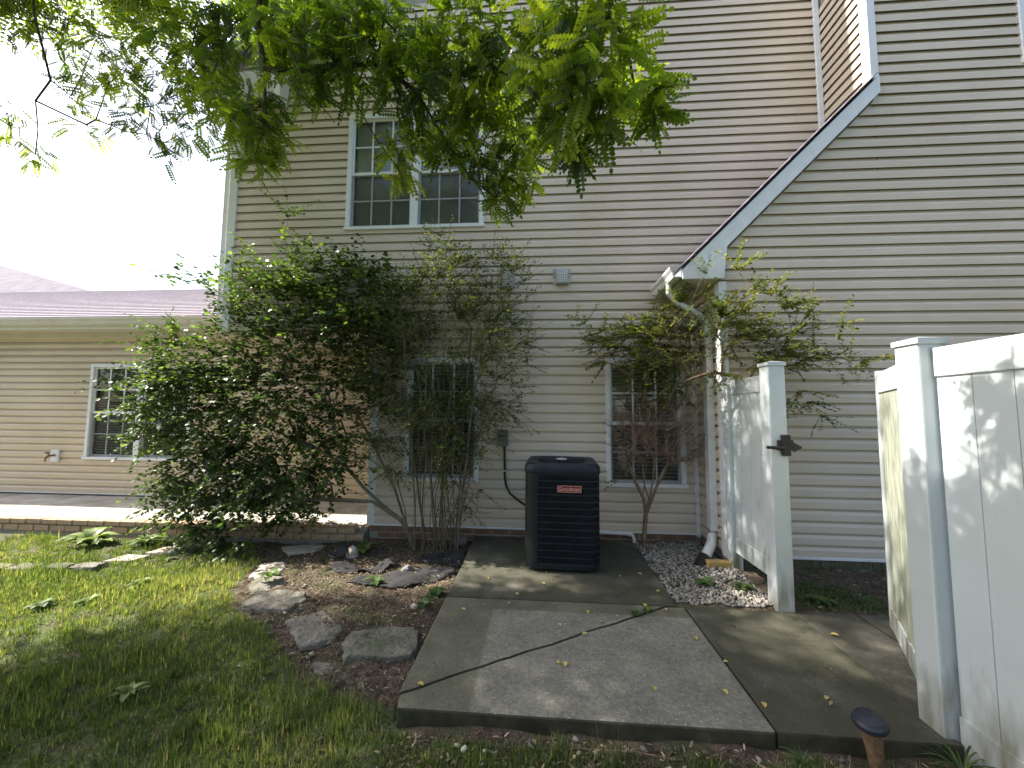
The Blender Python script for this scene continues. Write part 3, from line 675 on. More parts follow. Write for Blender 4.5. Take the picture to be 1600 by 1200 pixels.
# smooth corner panel at the left front, grille bars elsewhere
def path_pts(h, r, a0, a1):
    p = rsq(h, r, 6); return p
outer = rsq(H, .11, 7)
def arc_len(P):
    L = [0]
    for i in range(len(P)): L.append(L[-1]+math.dist(P[i], P[(i+1) % len(P)]))
    return L
Ls = arc_len(outer)
def on(h_scale, s):
    s %= Ls[-1]
    for i in range(len(outer)):
        if Ls[i+1] >= s:
            t = (s-Ls[i])/max(1e-9, Ls[i+1]-Ls[i]); a, b = outer[i], outer[(i+1) % len(outer)]
            return ((a[0]+(b[0]-a[0])*t)*h_scale, (a[1]+(b[1]-a[1])*t)*h_scale)
# s at the front-left: find where x=-.225 on the front (-y) side
best = min(np.arange(0, Ls[-1], .002), key=lambda s: math.hypot(on(1, s)[0]+.225, on(1, s)[1]+H))
pan0 = best-.30; pan1 = best
ss = list(np.arange(pan0, pan1+.001, .0125)); b = MB()
for zz in (.07, .895):
    for sc in (1.003, .985):
        b.v += [(*on(sc, s), zz) for s in ss]
m = len(ss)
for j in range(m-1):
    b.f += [(j, j+1, 2*m+j+1, 2*m+j), (m+j, 3*m+j, 3*m+j+1, m+j+1), (2*m+j, 2*m+j+1, 3*m+j+1, 3*m+j)]
b.f += [(0, 2*m, 3*m, m), (m-1, 2*m-1, 4*m-1, 3*m-1)]
b.build('corner_panel', 'ac_panel', ac, smooth='auto')
gs = list(np.linspace(pan1+.004, pan0+Ls[-1]-.004, 110))
zs_ = [.075+i*.0632 for i in range(14)]
for i, z in enumerate(zs_):
    b = MB(); hh = .0055 if 0 < i < 13 else .011
    for zz in (z-hh, z+hh):
        for sc in (1.004, .985): b.v += [(*on(sc, s), zz) for s in gs]
    m = len(gs)
    for j in range(m-1): b.f += [(j, j+1, 2*m+j+1, 2*m+j), (2*m+j, 2*m+j+1, 3*m+j+1, 3*m+j), (j, m+j, m+j+1, j+1)]
    b.build('louvre_bar', 'ac_metal', ac, smooth='auto', fix=False)
fn = MB(); s = pan1+.012
while s < pan0+Ls[-1]-.01:
    x0, y0_ = on(.999, s); x1, y1_ = on(.96, s); dx, dy = on(1, s+.002)[0]-on(1, s-.002)[0], on(1, s+.002)[1]-on(1, s-.002)[1]; l = math.hypot(dx, dy); dx, dy = dx/l*.0022, dy/l*.0022
    fn.add([(x0-dx, y0_-dy, .08), (x0+dx, y0_+dy, .08), (x0+dx, y0_+dy, .895), (x0-dx, y0_-dy, .895), (x1-dx, y1_-dy, .08), (x1+dx, y1_+dy, .08), (x1+dx, y1_+dy, .895), (x1-dx, y1_-dy, .895)], [(0,1,2,3),(0,3,7,4),(1,5,6,2)])
    s += .0135
fo = fn.build('grille_fin', 'ac_metal', ac, fix=False); fo['kind'] = 'stuff'
bd = box('badge', 'badge_red', -.045, .175, -H-.012, -H-.004, .735, .795, ac, bevel=.006)
bb = MB()
for (x0, x1, z0, z1) in ((-.045, .175, .735, .739), (-.045, .175, .791, .795), (-.045, -.041, .739, .791), (.171, .175, .739, .791)): bb.box(x0, x1, -H-.0135, -H-.011, z0, z1)
bb.build('badge_border', 'badge_letter', bd)
cu = bpy.data.curves.new('lettering', 'FONT'); cu.body = 'Goodman'; cu.size = .051; cu.extrude = .001; cu.offset = .0008; cu.align_x = 'CENTER'; cu.align_y = 'CENTER'
tmp = bpy.data.objects.new('tmp', cu); COL.objects.link(tmp); bpy.context.view_layer.update()
me = bpy.data.meshes.new_from_object(tmp.evaluated_get(bpy.context.evaluated_depsgraph_get())); bpy.data.objects.remove(tmp)
me.materials.clear(); me.materials.append(MATS['badge_letter']); lt = link('lettering', me, bd)
lt.rotation_euler = (math.radians(90), 0, 0); lt.location = (.065, -H-.0135, .764)

# ================================================================== FENCES
def post(parent, cx, cy, z0, z1, s=.127, cap=True):
    h = s/2; box('post', 'vinyl_fence', cx-h, cx+h, cy-h, cy+h, z0, z1, parent, bevel=.010)
    if cap:
        b = MB(); g = h+.009; b.box(cx-g, cx+g, cy-g, cy+g, z1-.002, z1+.028)
        b.add([(cx-g, cy-g, z1+.028), (cx+g, cy-g, z1+.028), (cx+g, cy+g, z1+.028), (cx-g, cy+g, z1+.028), (cx, cy, z1+.045)], [(0,1,4),(1,2,4),(2,3,4),(3,0,4)])
        b.build('post_cap', 'vinyl_fence', parent, bevel=.003, segs=1)
def fence_run(parent, x, y0, y1, zr0, zr1, ztop, mat='vinyl_fence', bw=.153):
    """panel along y at x: bottom rail, top rail, tongue-and-groove boards"""
    box('bottom_rail', 'vinyl_fence', x-.022, x+.022, y0, y1, zr0, zr1, parent, bevel=.004)
    box('top_rail', 'vinyl_fence', x-.022, x+.022, y0, y1, ztop-.14, ztop, parent, bevel=.006)
    y = y1
    while y > y0+.02:
        a = max(y0, y-bw); box('board', mat, x-.012, x+.012, a+.0012, y-.0012, zr1-.002, ztop-.138, parent, bevel=.003); y = a
fl = empty('privacy_fence', 'short white vinyl privacy fence between house corner and latch post', 'fence')
post(fl, 1.865, -.755, -.05, 1.80, .10, False)
post(fl, 1.845, -1.487, -.05, 1.885)
fence_run(fl, 1.868, -1.425, -.805, .20, .34, 1.83)
lt_ = empty('latch', parent=fl)
box('latch_body', 'black_plastic', 1.855, 1.915, -1.575, -1.551, 1.185, 1.345, lt_, bevel=.004)
box('latch_plate', 'black_plastic', 1.825, 1.94, -1.566, -1.552, 1.225, 1.305, lt_, bevel=.003)
MB().tube([(1.86, -1.578, 1.245), (1.80, -1.583, 1.247), (1.735, -1.58, 1.25)], [.012, .013, .012], 8).build('latch_lever', 'black_plastic', lt_)
MB().prism([(1.94, 1.215), (2.0, 1.245), (2.0, 1.255), (1.94, 1.29)], lambda u, v, w: (u, w, v), -1.565, -1.555).build('latch_strike', 'black_plastic', lt_)
fr_ = empty('privacy_fence', 'tall white vinyl privacy fence at the right edge, running toward the viewer', 'fence')
post(fr_, 1.913, -2.615, -.12, 1.855)
fence_run(fr_, 1.925, -5.2, -2.69, -.06, .14, 1.83)
post(fr_, 1.913, -5.26, -.12, 1.855)
gt = empty('gate', 'open white vinyl gate leaf with mildewed boards behind the fence post', 'gate')
gt.location = (1.95, -2.545, 0); gt.rotation_euler.z = math.radians(-31.5)
# local frame: leaf runs along +y from 0 to .97
box('stile', 'vinyl_fence', -.022, .022, .93, .985, .03, 1.82, gt, bevel=.005)
box('stile', 'vinyl_fence', -.022, .022, .015, .07, .03, 1.82, gt, bevel=.005)
box('top_rail', 'vinyl_fence', -.020, .020, .07, .93, 1.66, 1.80, gt, bevel=.005)
box('bottom_rail', 'vinyl_fence', -.020, .020, .07, .93, .035, .175, gt, bevel=.005)
for i in range(6):
    a = .07+i*.1433; box('board', 'vinyl_mildew', -.011, .011, a+.001, a+.1423, .174, 1.662, gt, bevel=.003)
for z in (.35, 1.5): box('hinge', 'black_plastic', -.030, -.018, -.02, .14, z-.03, z+.03, gt, bevel=.003)

# ================================================================== SMALL THINGS ON THE GROUND
pl = empty('path_light', 'black mushroom capped solar path light leaning at the slab corner by the fence', 'lamp')
pl.scale = (.74, .74, .9); pl.location = (1.475, -2.775, -.035); pl.rotation_euler = (math.radians(6), math.radians(-10), 0)
MB().lathe([(.03, -.06), (.036, 0), (.042, .10), (.056, .20), (.058, .215), (.001, .216)], 0, 0, 18).build('stem', 'lamp_stem', pl, smooth='auto')
MB().lathe([(.05, .208), (.082, .214), (.086, .226), (.083, .238), (.070, .246), (.066, .254), (.04, .262), (.001, .265)], 0, 0, 28).build('cap', 'lamp_cap', pl, smooth='auto')

def stone(name, poly, z0, th, mat, label, cat, group, seed):
    """flat stone: rough outline, uneven top, thick broken edge"""
    rnd = random.Random(seed); P = []
    n = len(poly)
    for i in range(n):
        a, b = Vector(poly[i]), Vector(poly[(i+1) % n]); k = 4
        for j in range(k):
            p = a.lerp(b, j/k); nrm = Vector((b.y-a.y, a.x-b.x)).normalized(); p = p+nrm*rnd.uniform(-.012, .012)*(0.3 if j == 0 else 1); P.append(p)
    c = sum(P, Vector((0, 0)))/len(P); b = MB(); m = len(P)
    rings = [(1.0, 0), (1.01, th*.55), (.985, th*.9), (.93, th), (.6, th*1.03), (.25, th*1.04)]
    for s, z in rings:
        for p in P:
            q = c+(p-c)*s; b.v.append((q.x, q.y, z0+z+(rnd.uniform(-.006, .006) if z > 0 else 0)))
    for i in range(len(rings)-1):
        for j in range(m): b.f.append((i*m+j, i*m+(j+1) % m, (i+1)*m+(j+1) % m, (i+1)*m+j))
    b.f.append(tuple((len(rings)-1)*m+j for j in range(m)))
    o = b.build(name, mat, smooth='auto'); tag(o, label, cat, group); return o
G = 'flagstones curving round the mulch bed'
SP = [
 ([(-1.3,-2.13),(-1.3,-1.98),(-.92,-1.89),(-.84,-1.94),(-.79,-2.12),(-.81,-2.21),(-1.2,-2.27)], .046, 'large rectangular mossy flagstone nearest the concrete slab'),
 ([(-1.84,-1.91),(-1.64,-1.75),(-1.36,-1.99),(-1.37,-2.1),(-1.54,-2.19),(-1.72,-2.02)], .038, 'angular grey flagstone second from the slab, left of the mossy one'),
 ([(-2.31,-1.75),(-2.28,-1.55),(-2.16,-1.5),(-1.93,-1.52),(-1.85,-1.64),(-1.91,-1.81),(-2.16,-1.78)], .06, 'thick raised flagstone with a shadowed front edge, at the lawn edge'),
 ([(-2.56,-1.36),(-2.6,-1.21),(-2.42,-1.12),(-2.23,-1.31),(-2.29,-1.46),(-2.37,-1.53)], .038, 'greenish flagstone with weeds on it behind the thick one'),
 ([(-2.74,-1.12),(-2.82,-.84),(-2.65,-.74),(-2.52,-.9),(-2.5,-1.1),(-2.63,-1.17)], .036, 'pale sunlit flagstone under the low branches of the leaning shrub'),
 ([(-2.94,-.37),(-2.72,-.24),(-2.47,-.26),(-2.45,-.49),(-2.74,-.56)], .036, 'farthest bright flagstone beside the patio brick edge'),
 ([(-1.42,-2.28),(-1.33,-2.17),(-1.2,-2.30),(-1.11,-2.37),(-1.27,-2.40)], .02, 'thin sunken flagstone piece left below the large mossy flagstone'),
 ([(-1.07,-2.40),(-.95,-2.30),(-.8,-2.28),(-.79,-2.42),(-.95,-2.49)], .015, 'dusty sunken flagstone piece in front of the large mossy flagstone')]
for i, (poly, th, lab) in enumerate(SP):
    cx = sum(p[0] for p in poly)/len(poly); cy = sum(p[1] for p in poly)/len(poly)
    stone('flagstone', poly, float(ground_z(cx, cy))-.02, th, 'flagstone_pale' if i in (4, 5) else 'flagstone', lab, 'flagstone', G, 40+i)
for i, (x, lab) in enumerate(((-5.25, 'flat edging stone at the left frame edge, first of the lawn row'), (-4.98, 'flat edging stone second from the left in the lawn row'), (-4.70, 'flat edging stone third from the left in the lawn row'), (-4.43, 'flat edging stone at the right end of the lawn row'))):
    y = -1.22+.15*(x+5.2)
    stone('edging_stone', [(x-.125, y-.07), (x+.125, y-.05), (x+.12, y+.08), (x-.12, y+.07)], -.10, .075, 'flagstone', lab, 'stone', 'edging stones in the lawn', 60+i)
for i, (x, y, lab) in enumerate(((-4.28, -.86, 'pale stepping stone at the near end of the step row'), (-4.10, -.60, 'pale stepping stone in the middle of the step row'), (-3.90, -.36, 'pale stepping stone of the step row nearest the patio'))):
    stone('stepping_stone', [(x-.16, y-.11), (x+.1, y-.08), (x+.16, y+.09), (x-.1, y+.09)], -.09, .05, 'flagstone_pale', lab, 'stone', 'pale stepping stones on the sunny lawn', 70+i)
def rock(loc, s, mat, label, seed, squash=.7):
    bm = bmesh.new(); bmesh.ops.create_icosphere(bm, subdivisions=2, radius=1); rnd = random.Random(seed)
    ph = [rnd.uniform(0, 6) for _ in range(6)]
    for v in bm.verts:
        c = v.co; d = 1+.22*math.sin(2.3*c.x+ph[0])*math.cos(2.1*c.y+ph[1])+.13*math.sin(4*c.z+ph[2]+c.x*3); v.co = Vector((c.x*d, c.y*d*.8, c.z*d*squash))*s
    me = bpy.data.meshes.new('rock'); bm.to_mesh(me); bm.free(); me.materials.append(MATS[mat])
    o = link('rock', me); o.location = loc; o.rotation_euler.z = rnd.uniform(0, 6); tag(o, label, 'rock'); return o
rock((-1.27, -.94, -.02), .06, 'rock_grey', 'grey angular rock in the mulch in front of the shrub stems', 1)
rock((-.93, -.13, .0), .09, 'rock_grey', 'pale rock at the house foot beside the slab corner', 3)
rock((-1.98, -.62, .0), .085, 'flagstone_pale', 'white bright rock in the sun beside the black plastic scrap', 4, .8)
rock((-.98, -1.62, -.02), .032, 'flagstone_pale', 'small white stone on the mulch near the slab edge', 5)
def cloth(name, poly, label, seed, amp=.02, lift=.02):
    """crumpled ground fabric"""
    rnd = random.Random(seed); xs = [p[0] for p in poly]; ys = [p[1] for p in poly]; x0, x1, y0, y1 = min(xs), max(xs), min(ys), max(ys); n = 26
    def inside(x, y):
        c = False
        for i in range(len(poly)):
            (a, b), (d, e) = poly[i], poly[i-1]
            if (b > y) != (e > y) and x < (d-a)*(y-b)/(e-b)+a: c = not c
        return c
    ph = [rnd.uniform(0, 6) for _ in range(6)]; b = MB(); idx = {}
    for i in range(n+1):
        for j in range(n+1):
            x = x0+(x1-x0)*i/n; y = y0+(y1-y0)*j/n
            z = float(ground_z(x, y))+lift+amp*(math.sin(11*x+ph[0]+3*y)*math.sin(9*y+ph[1])+.6*math.sin(23*x+ph[2])*math.sin(19*y+ph[3]-7*x)); idx[i, j] = len(b.v); b.v.append((x, y, z))
    for i in range(n):
        for j in range(n):
            if inside(x0+(x1-x0)*(i+.5)/n, y0+(y1-y0)*(j+.5)/n): b.f.append((idx[i, j], idx[i+1, j], idx[i+1, j+1], idx[i, j+1]))
    o = b.build(name, 'fabric_black', smooth=True, fix=False); md = o.modifiers.new('s', 'SOLIDIFY'); md.thickness = .003
    return tag(o, label, 'fabric')
cloth('landscape_fabric', [(-1.25,-.50),(-.80,-.42),(-.79,-.80),(-1.22,-.74)], 'black landscape fabric patch lying between shrub stems and slab', 1, .012)
cloth('landscape_fabric', [(-1.72,-1.27),(-1.35,-1.0),(-.80,-.86),(-.83,-1.05),(-1.25,-1.38)], 'long black landscape fabric strip across the middle of the mulch', 2, .018)
cloth('landscape_fabric', [(-2.05,-.95),(-1.75,-.80),(-1.4,-.85),(-1.5,-1.05),(-1.9,-1.08)], 'crumpled black landscape fabric piece at the left of the mulch', 3, .028)
cloth('plastic_scrap', [(-2.20,-.66),(-2.02,-.58),(-2.0,-.74),(-2.16,-.78)], 'crumpled black plastic scrap standing up in the sun', 4, .05, .06)

# ================================================================== PLANTS
def unit(v): return v/(np.linalg.norm(v)+1e-9)
class Plant:
    """skeleton grown toward cluster points, then twigs with leaves"""
    def __init__(s, seed): s.r = np.random.default_rng(seed); s.P = []; s.par = []; s.tip = []; s.L = []; s.LD = []; s.LN = []; s.LS = []; s.LT = []
    def node(s, p, par): s.P.append(np.array(p, float)); s.par.append(par); return len(s.P)-1
    def chain(s, pts, par=-1):
        for p in pts: par = s.node(p, par)
        return par
    def reach(s, targets, step=.14, wob=.02, sag=.0, bias=.6):
        base = s.P[0]; ends = []
        for t in sorted(targets, key=lambda q: np.linalg.norm(np.array(q)-base)):
            t = np.array(t); A = np.array(s.P); d = np.linalg.norm(A-t, axis=1)+bias*np.maximum(0, np.linalg.norm(A-base, axis=1)-np.linalg.norm(t-base)+.1)
            k = int(np.argmin(d)); a = s.P[k]; n = max(1, int(np.linalg.norm(t-a)/step)); par = k
            for i in range(1, n+1):
                f = i/n; p = a+(t-a)*f+s.r.normal(0, wob, 3)*(1 if i < n else 0); p[2] += sag*math.sin(math.pi*f)*np.linalg.norm(t-a); par = s.node(p, par)
            ends.append(par)
        return ends
    def wood(s, name, mat, r0, expo, parent, rmax=.05, sides=6):
        n = len(s.P); w = np.zeros(n)
        for i in range(n-1, -1, -1):                       # pipe model: a branch carries the sum of its tips
            if w[i] == 0: w[i] = r0**expo
            if s.par[i] >= 0: w[s.par[i]] += w[i]
        R = np.minimum(w**(1/expo), rmax); P = np.array(s.P); par = np.array(s.par); e = np.where(par >= 0)[0]
        A, B = P[par[e]], P[e]; D = B-A; ln = np.linalg.norm(D, axis=1); ok = ln > 1e-5; A, B, D, e = A[ok], B[ok], D[ok], e[ok]
        D = D/np.linalg.norm(D, axis=1, keepdims=True); ref = np.tile([.21, .34, .91], (len(D), 1)); U = np.cross(D, ref); U /= np.linalg.norm(U, axis=1, keepdims=True)+1e-9; Vv = np.cross(D, U)
        ra = np.minimum(R[par[e]], R[e]*1.25); rb = R[e]; th = np.arange(sides)*2*math.pi/sides
        ringA = A[:, None]-D[:, None]*(ra*.3)[:, None, None]+(U[:, None]*np.cos(th)[None, :, None]+Vv[:, None]*np.sin(th)[None, :, None])*ra[:, None, None]
        ringB = B[:, None]+(U[:, None]*np.cos(th)[None, :, None]+Vv[:, None]*np.sin(th)[None, :, None])*rb[:, None, None]
        V = np.concatenate([ringA, ringB], 1).reshape(-1, 3); k = len(e)
        q = np.array([[i, (i+1) % sides, sides+(i+1) % sides, sides+i] for i in range(sides)]); F = (q[None]+(np.arange(k)*2*sides)[:, None, None]).reshape(-1, 4)
        me = bpy.data.meshes.new(name); me.vertices.add(len(V)); me.vertices.foreach_set('co', V.ravel()); me.loops.add(F.size); me.loops.foreach_set('vertex_index', F.ravel().astype(np.int32))
        me.polygons.add(len(F)); me.polygons.foreach_set('loop_start', np.arange(len(F), dtype=np.int32)*4); me.polygons.foreach_set('loop_total', np.full(len(F), 4, np.int32)); me.polygons.foreach_set('use_smooth', np.ones(len(F), bool))
        me.update(calc_edges=True); me.materials.append(MATS[mat]); return link(name, me, parent)
    def twigs(s, ends, nt, ln, leaves, size, outdir=None, up=.2, flat=.5, droop=.15, tint=(.2, .8)):
        """each end gets nt thin twigs; leaves stand in two rows along them"""
        c = np.mean([s.P[e] for e in ends], axis=0)
        for e in ends:
            k_ = int(nt*s.r.choice([.3, .8, 1.2, 1.8])+.5); fs = s.r.uniform(.7, 1.25)
            for _ in range(k_):
                p = s.P[e].copy(); d = s.r.normal(0, 1, 3); d[2] *= flat; o = unit(p-c) if outdir is None else np.array(outdir); d = unit(unit(d)+o*.8+np.array([0, 0, up])); L = ln*s.r.uniform(.6, 1.3); par = e; ns = 3; tt = s.r.uniform(*tint)
                side = unit(np.cross(d, [0, 0, 1])+1e-6)
                for i in range(ns):
                    q = p+d*L/ns; par = s.node(q, par); m = max(1, leaves//ns)
                    for k in range(m):
                        f = (k+s.r.uniform(0, .6))/m; pos = p+(q-p)*f; sg = 1 if (k+i) % 2 else -1
                        ld = unit(d*.55+side*sg*.9+s.r.normal(0, .28, 3)-np.array([0, 0, droop])); nn = unit(np.array([0, 0, 1.])+s.r.normal(0, .42, 3))
                        s.L.append(pos); s.LD.append(ld); s.LN.append(nn); s.LS.append(size*fs*s.r.uniform(.55, 1.25)); s.LT.append(np.clip(tt+s.r.normal(0, .12), 0, 1))
                    p = q; d = unit(d+s.r.normal(0, .12, 3)-np.array([0, 0, droop*.5]))
    def foliage(s, name, mat, parent, width=1.15):
        L = np.array(s.L); R = frames(np.array(s.LD), np.array(s.LN), np.array(s.LS), np.array(s.LS)*width)
        o = mass(name, LEAF_V, LEAF_F, R, L, s.LT, mat, parent); o['kind'] = 'stuff'; return o
def ell(rng, c, r, n):
    out = []
    while len(out) < n:
        v = rng.uniform(-1, 1, 3)
        if v @ v <= 1: out.append(np.array(c)+v*np.array(r))
    return out

# ---- dense shrub leaning left
sh = empty('shrub', 'large dense dark green shrub leaning left over the patio edge', 'shrub')
p = Plant(1); g = p.r
a = p.chain([(-1.42,-.32,-.06),(-1.46,-.32,.1),(-1.56,-.32,.26),(-1.78,-.32,.42),(-2.02,-.32,.62),(-2.25,-.31,.86)])
p.chain([(-2.6,-.30,1.05),(-3.0,-.30,1.2),(-3.4,-.28,1.35)], a); p.chain([(-2.4,-.30,1.25),(-2.5,-.30,1.7),(-2.7,-.32,2.15),(-2.9,-.34,2.6)], a)
b_ = p.chain([(-1.52,-.33,.25),(-1.66,-.30,.6),(-1.9,-.30,1.05),(-2.15,-.31,1.5),(-2.3,-.32,2.0)], 1); p.chain([(-1.9,-.36,.48),(-2.35,-.38,.50),(-2.8,-.40,.46)], 2)
T = ell(g, (-3.55,-.22,1.35), (1.5,.36,.88), 265)+ell(g, (-3.0,-.28,2.25), (1.35,.26,.75), 170)+ell(g, (-3.5,-.34,.60), (1.1,.30,.44), 100)+ell(g, (-2.35,-.30,2.75), (.85,.22,.6), 90)+ell(g, (-3.3,-.30,2.95), (.75,.2,.5), 50)+ell(g, (-4.45,-.28,1.8), (.6,.28,.62), 60)+ell(g, (-2.2,-.3,1.5), (.5,.26,.7), 26)
T += [np.array(q) for q in ((-4.9,-.3,1.72),(-5.0,-.3,2.3),(-4.7,-.3,2.5),(-4.85,-.3,1.3),(-4.5,-.3,3.15),(-4.8,-.3,3.22),(-4.2,-.3,3.1),(-3.15,-.3,3.6),(-3.12,-.3,3.9),(-3.05,-.3,3.35),(-3.45,-.7,.10),(-3.7,-.6,.2),(-3.1,-.66,.12),(-4.3,-.5,.35),(-3.3,-.6,.32),(-4.0,-.5,.2))]
T = [t for t in T if not (t[2] > 2.3 and t[1] > -.12)]
E1 = p.reach(T, .16, .015, .03)
p.twigs(E1, 4, .38, 14, .052, up=.10, flat=.5, droop=.2, tint=(.0, .85))
p.wood('branch', 'bark', .0011, 2.45, sh, .045); p.foliage('crown', 'leaf_dark', sh, 1.35)
# ---- sparse upright shrub beside it
sh2 = empty('shrub', 'tall sparse small-leaved shrub with many upright stems, left of the air conditioner', 'shrub')
p = Plant(2); g = p.r; p.node((-1.15,-.33,-.06), -1)
for i in range(30):
    bx, by = -1.2+g.uniform(-.28, .34), -.33+g.uniform(-.10, .12); tx = bx+g.normal(.05, .28); zt = g.uniform(1.5, 2.7); n = 7
    par = p.node((bx, by, -.05), -1)
    for j in range(1, n+1):
        f = j/n; par = p.node((bx+(tx-bx)*f**1.4+g.normal(0, .012), by+g.normal(-.05, .012)*f, -.05+zt*f), par)
T = ell(g, (-1.8,-.33,2.25), (.5,.2,.85), 80)+ell(g, (-1.65,-.33,1.25), (.45,.2,.6), 45)+ell(g, (-1.25,-.36,2.3), (.9,.24,.85), 210)+ell(g, (-.75,-.36,2.95), (.62,.22,.42), 80)+ell(g, (-1.0,-.36,1.45), (.6,.22,.55), 120)+ell(g, (-.45,-.38,2.1), (.35,.2,.7), 50)+ell(g, (-1.15,-.35,3.25), (.3,.2,.35), 18)+ell(g, (-.95,-.36,.55), (.4,.2,.35), 16)
E2 = p.reach(T, .15, .012, .02)
p.twigs(E2, 4, .30, 14, .029, up=.15, flat=.6, droop=.1, tint=(.2, 1.))
p.wood('branch', 'bark', .0011, 2.45, sh2, .016); p.foliage('crown', 'leaf_small', sh2, 1.15)
# ---- pruned shrub by the right-hand window
sh3 = empty('shrub', 'pruned shrub with a ball of bare twigs and leafy sprays before the right window', 'shrub')
p = Plant(3); g = p.r
t0 = p.chain([(1.13,-.30,-.03),(1.135,-.30,.18),(1.15,-.31,.40)]); heads = []
for q in ((1.0,-.33,.95),(1.12,-.36,1.0),(1.25,-.34,1.0),(1.38,-.38,.98),(1.18,-.28,.95)):
    m = np.array(q); s0 = np.array((1.15,-.31,.40)); par = t0
    for f in (.3, .6, 1.): par = p.node(s0+(m-s0)*f+g.normal(0, .012, 3), par)
    heads.append(par)
TW = [t for t in ell(g, (1.28,-.36,1.25), (.5,.26,.4), 190)]
E3 = p.reach(TW, .10, .012, .0)
for e in E3:                                               # bare twiglets, clipped short
    for _ in range(6):
        d = unit(unit(p.P[e]-np.array((1.25,-.34,.85)))+g.normal(0, .5, 3)); q = p.P[e]; par = e
        for i in range(3): q = q+d*g.uniform(.035, .075); par = p.node(q, par); d = unit(d+g.normal(0, .25, 3))
LV = ell(g, (.95,-.45,2.25), (.5,.2,.24), 44)+ell(g, (1.4,-.5,2.35), (.3,.2,.4), 34)+ell(g, (1.35,-.45,1.95), (.4,.2,.3), 34)+ell(g, (1.75,-.92,2.45), (.35,.14,.32), 20)+ell(g, (2.15,-1.0,2.3), (.36,.12,.24), 16)+ell(g, (2.2,-1.0,2.03), (.38,.1,.1), 20)+ell(g, (1.75,-.95,2.0), (.3,.12,.3), 14)
LV += [np.array(q) for q in ((2.95,-1.0,2.0),(2.72,-1.0,2.03),(2.55,-1.0,1.5),(2.42,-1.0,1.62),(2.75,-1.0,2.32),(2.62,-1.0,1.99),(2.80,-1.0,1.99),(2.45,-1.02,2.02),(2.35,-1.02,1.72),(2.25,-1.02,1.62),(2.1,-1.0,1.72),(2.0,-1.,2.66),(2.12,-1.,2.62),(2.55,-1.0,2.28),(.5,-.42,2.5),(.42,-.42,2.53),(.55,-.42,2.2),(1.65,-.8,2.9),(1.9,-.9,2.9),(.85,-.4,.8),(.9,-.42,.95))]
E4 = p.reach(LV, .14, .012, .05)
p.twigs(E4, 6, .26, 18, .030, up=.10, flat=.35, droop=.05, tint=(.3, 1.))
p.wood('branch', 'twig', .0012, 2.6, sh3, .032); p.foliage('crown', 'leaf_small', sh3, 1.1)

# ---- locust tree: trunk beyond the left frame edge, crown overhead
VIS = [(-5.68,-1.2,5.74,.35),(-5.27,-1.16,5.64,.35),(-4.62,-1.29,5.34,.3),(-4.22,-1.27,5.41,.33),(-4.35,-1.25,4.98,.27),(-3.85,-1.31,5.03,.29),(-3.56,-1.36,4.59,.25),(-3.85,-1.37,4.49,.25),(-3.44,-1.33,4.28,.22),(-3.72,-1.34,4.12,.16),(-4.87,-1.19,5.07,.17),(-5.0,-1.18,4.83,.15),(-4.83,-1.15,4.52,.15),(-5.48,-1.28,4.31,.17),(-5.24,-1.25,4.14,.13),(-4.48,-1.25,4.88,.2),(-4.18,-1.29,4.41,.16),(-5.54,-1.3,4.57,.13),(-2.67,-2.1,4.54,.2),(-2.41,-2.15,4.22,.17),(-2.62,-2.06,4.09,.2),(-2.3,-2.21,3.73,.16),(-2.72,-2.08,4.31,.2),(-2.21,-2.25,4.34,.16),(-1.92,-2.36,3.4,.14),(-1.94,-2.34,3.19,.12),(-1.88,-2.37,3.56,.15),(-2.11,-2.28,3.57,.13),(-1.79,-2.34,3.32,.08),(-1.65,-2.57,3.82,.18),(-1.46,-2.56,3.9,.2),(-1.17,-2.64,3.84,.19),(-.94,-2.62,3.84,.19),(-1.49,-2.54,3.62,.18),(-1.26,-2.53,3.66,.2),(-1.02,-2.51,3.66,.2),(-.78,-2.6,3.69,.19),(-.78,-2.48,3.5,.16),(-.57,-2.68,3.63,.18),(-.37,-2.76,3.6,.17),(-.53,-2.66,3.41,.16),(-.3,-2.74,3.4,.16),(-.19,-2.74,3.54,.16),(-.93,-2.28,3.33,.14),(-.95,-2.27,3.13,.1),(-.69,-2.37,3.38,.15),(-.52,-2.36,3.42,.15),(-.6,-2.35,3.22,.1),(-.38,-2.45,3.39,.14),(-.21,-2.53,3.39,.15),(-.18,-2.42,3.27,.12),(-.37,-2.32,3.11,.12),(-.25,-2.31,3.03,.12),(-.29,-2.3,2.89,.09),(-.15,-2.31,3.18,.1),(-.1,-2.29,2.97,.06),(.01,-3.06,3.31,.13),(.15,-3.15,3.18,.14),(.29,-3.14,3.19,.11),(.08,-3.09,3.09,.13),(.22,-3.17,2.98,.13),(.13,-3.08,2.93,.13),(.27,-3.11,2.86,.11),(.05,-2.89,2.97,.11),(.16,-2.97,2.83,.09),(.01,-2.9,3.19,.13),(.37,-3.08,3.15,.07),(.25,-3.06,2.8,.07),(.46,-2.87,3.11,.08),(.54,-2.86,3.06,.08),(.58,-2.85,2.99,.05),(.54,-2.86,3.16,.06),(.08,-2.78,2.89,.05),(.19,-2.86,2.81,.04)]
tree = empty('locust_tree', 'locust tree with feathery compound leaves hanging in from the top left', 'tree')
p = Plant(4); g = p.r
top = p.chain([(-6.9,-4.6,-.15),(-6.85,-4.6,1.2),(-6.8,-4.5,2.6),(-6.7,-4.35,4.0),(-6.5,-4.1,5.2)])
p.chain([(-6.2,-3.6,5.9),(-5.8,-3.0,6.3),(-5.2,-2.4,6.4),(-4.6,-1.8,6.4)], top); p.chain([(-5.8,-4.0,5.7),(-4.8,-3.7,5.7),(-3.6,-3.4,5.3),(-2.5,-3.1,4.8),(-1.4,-2.95,4.3),(-.5,-2.95,3.85)], top)
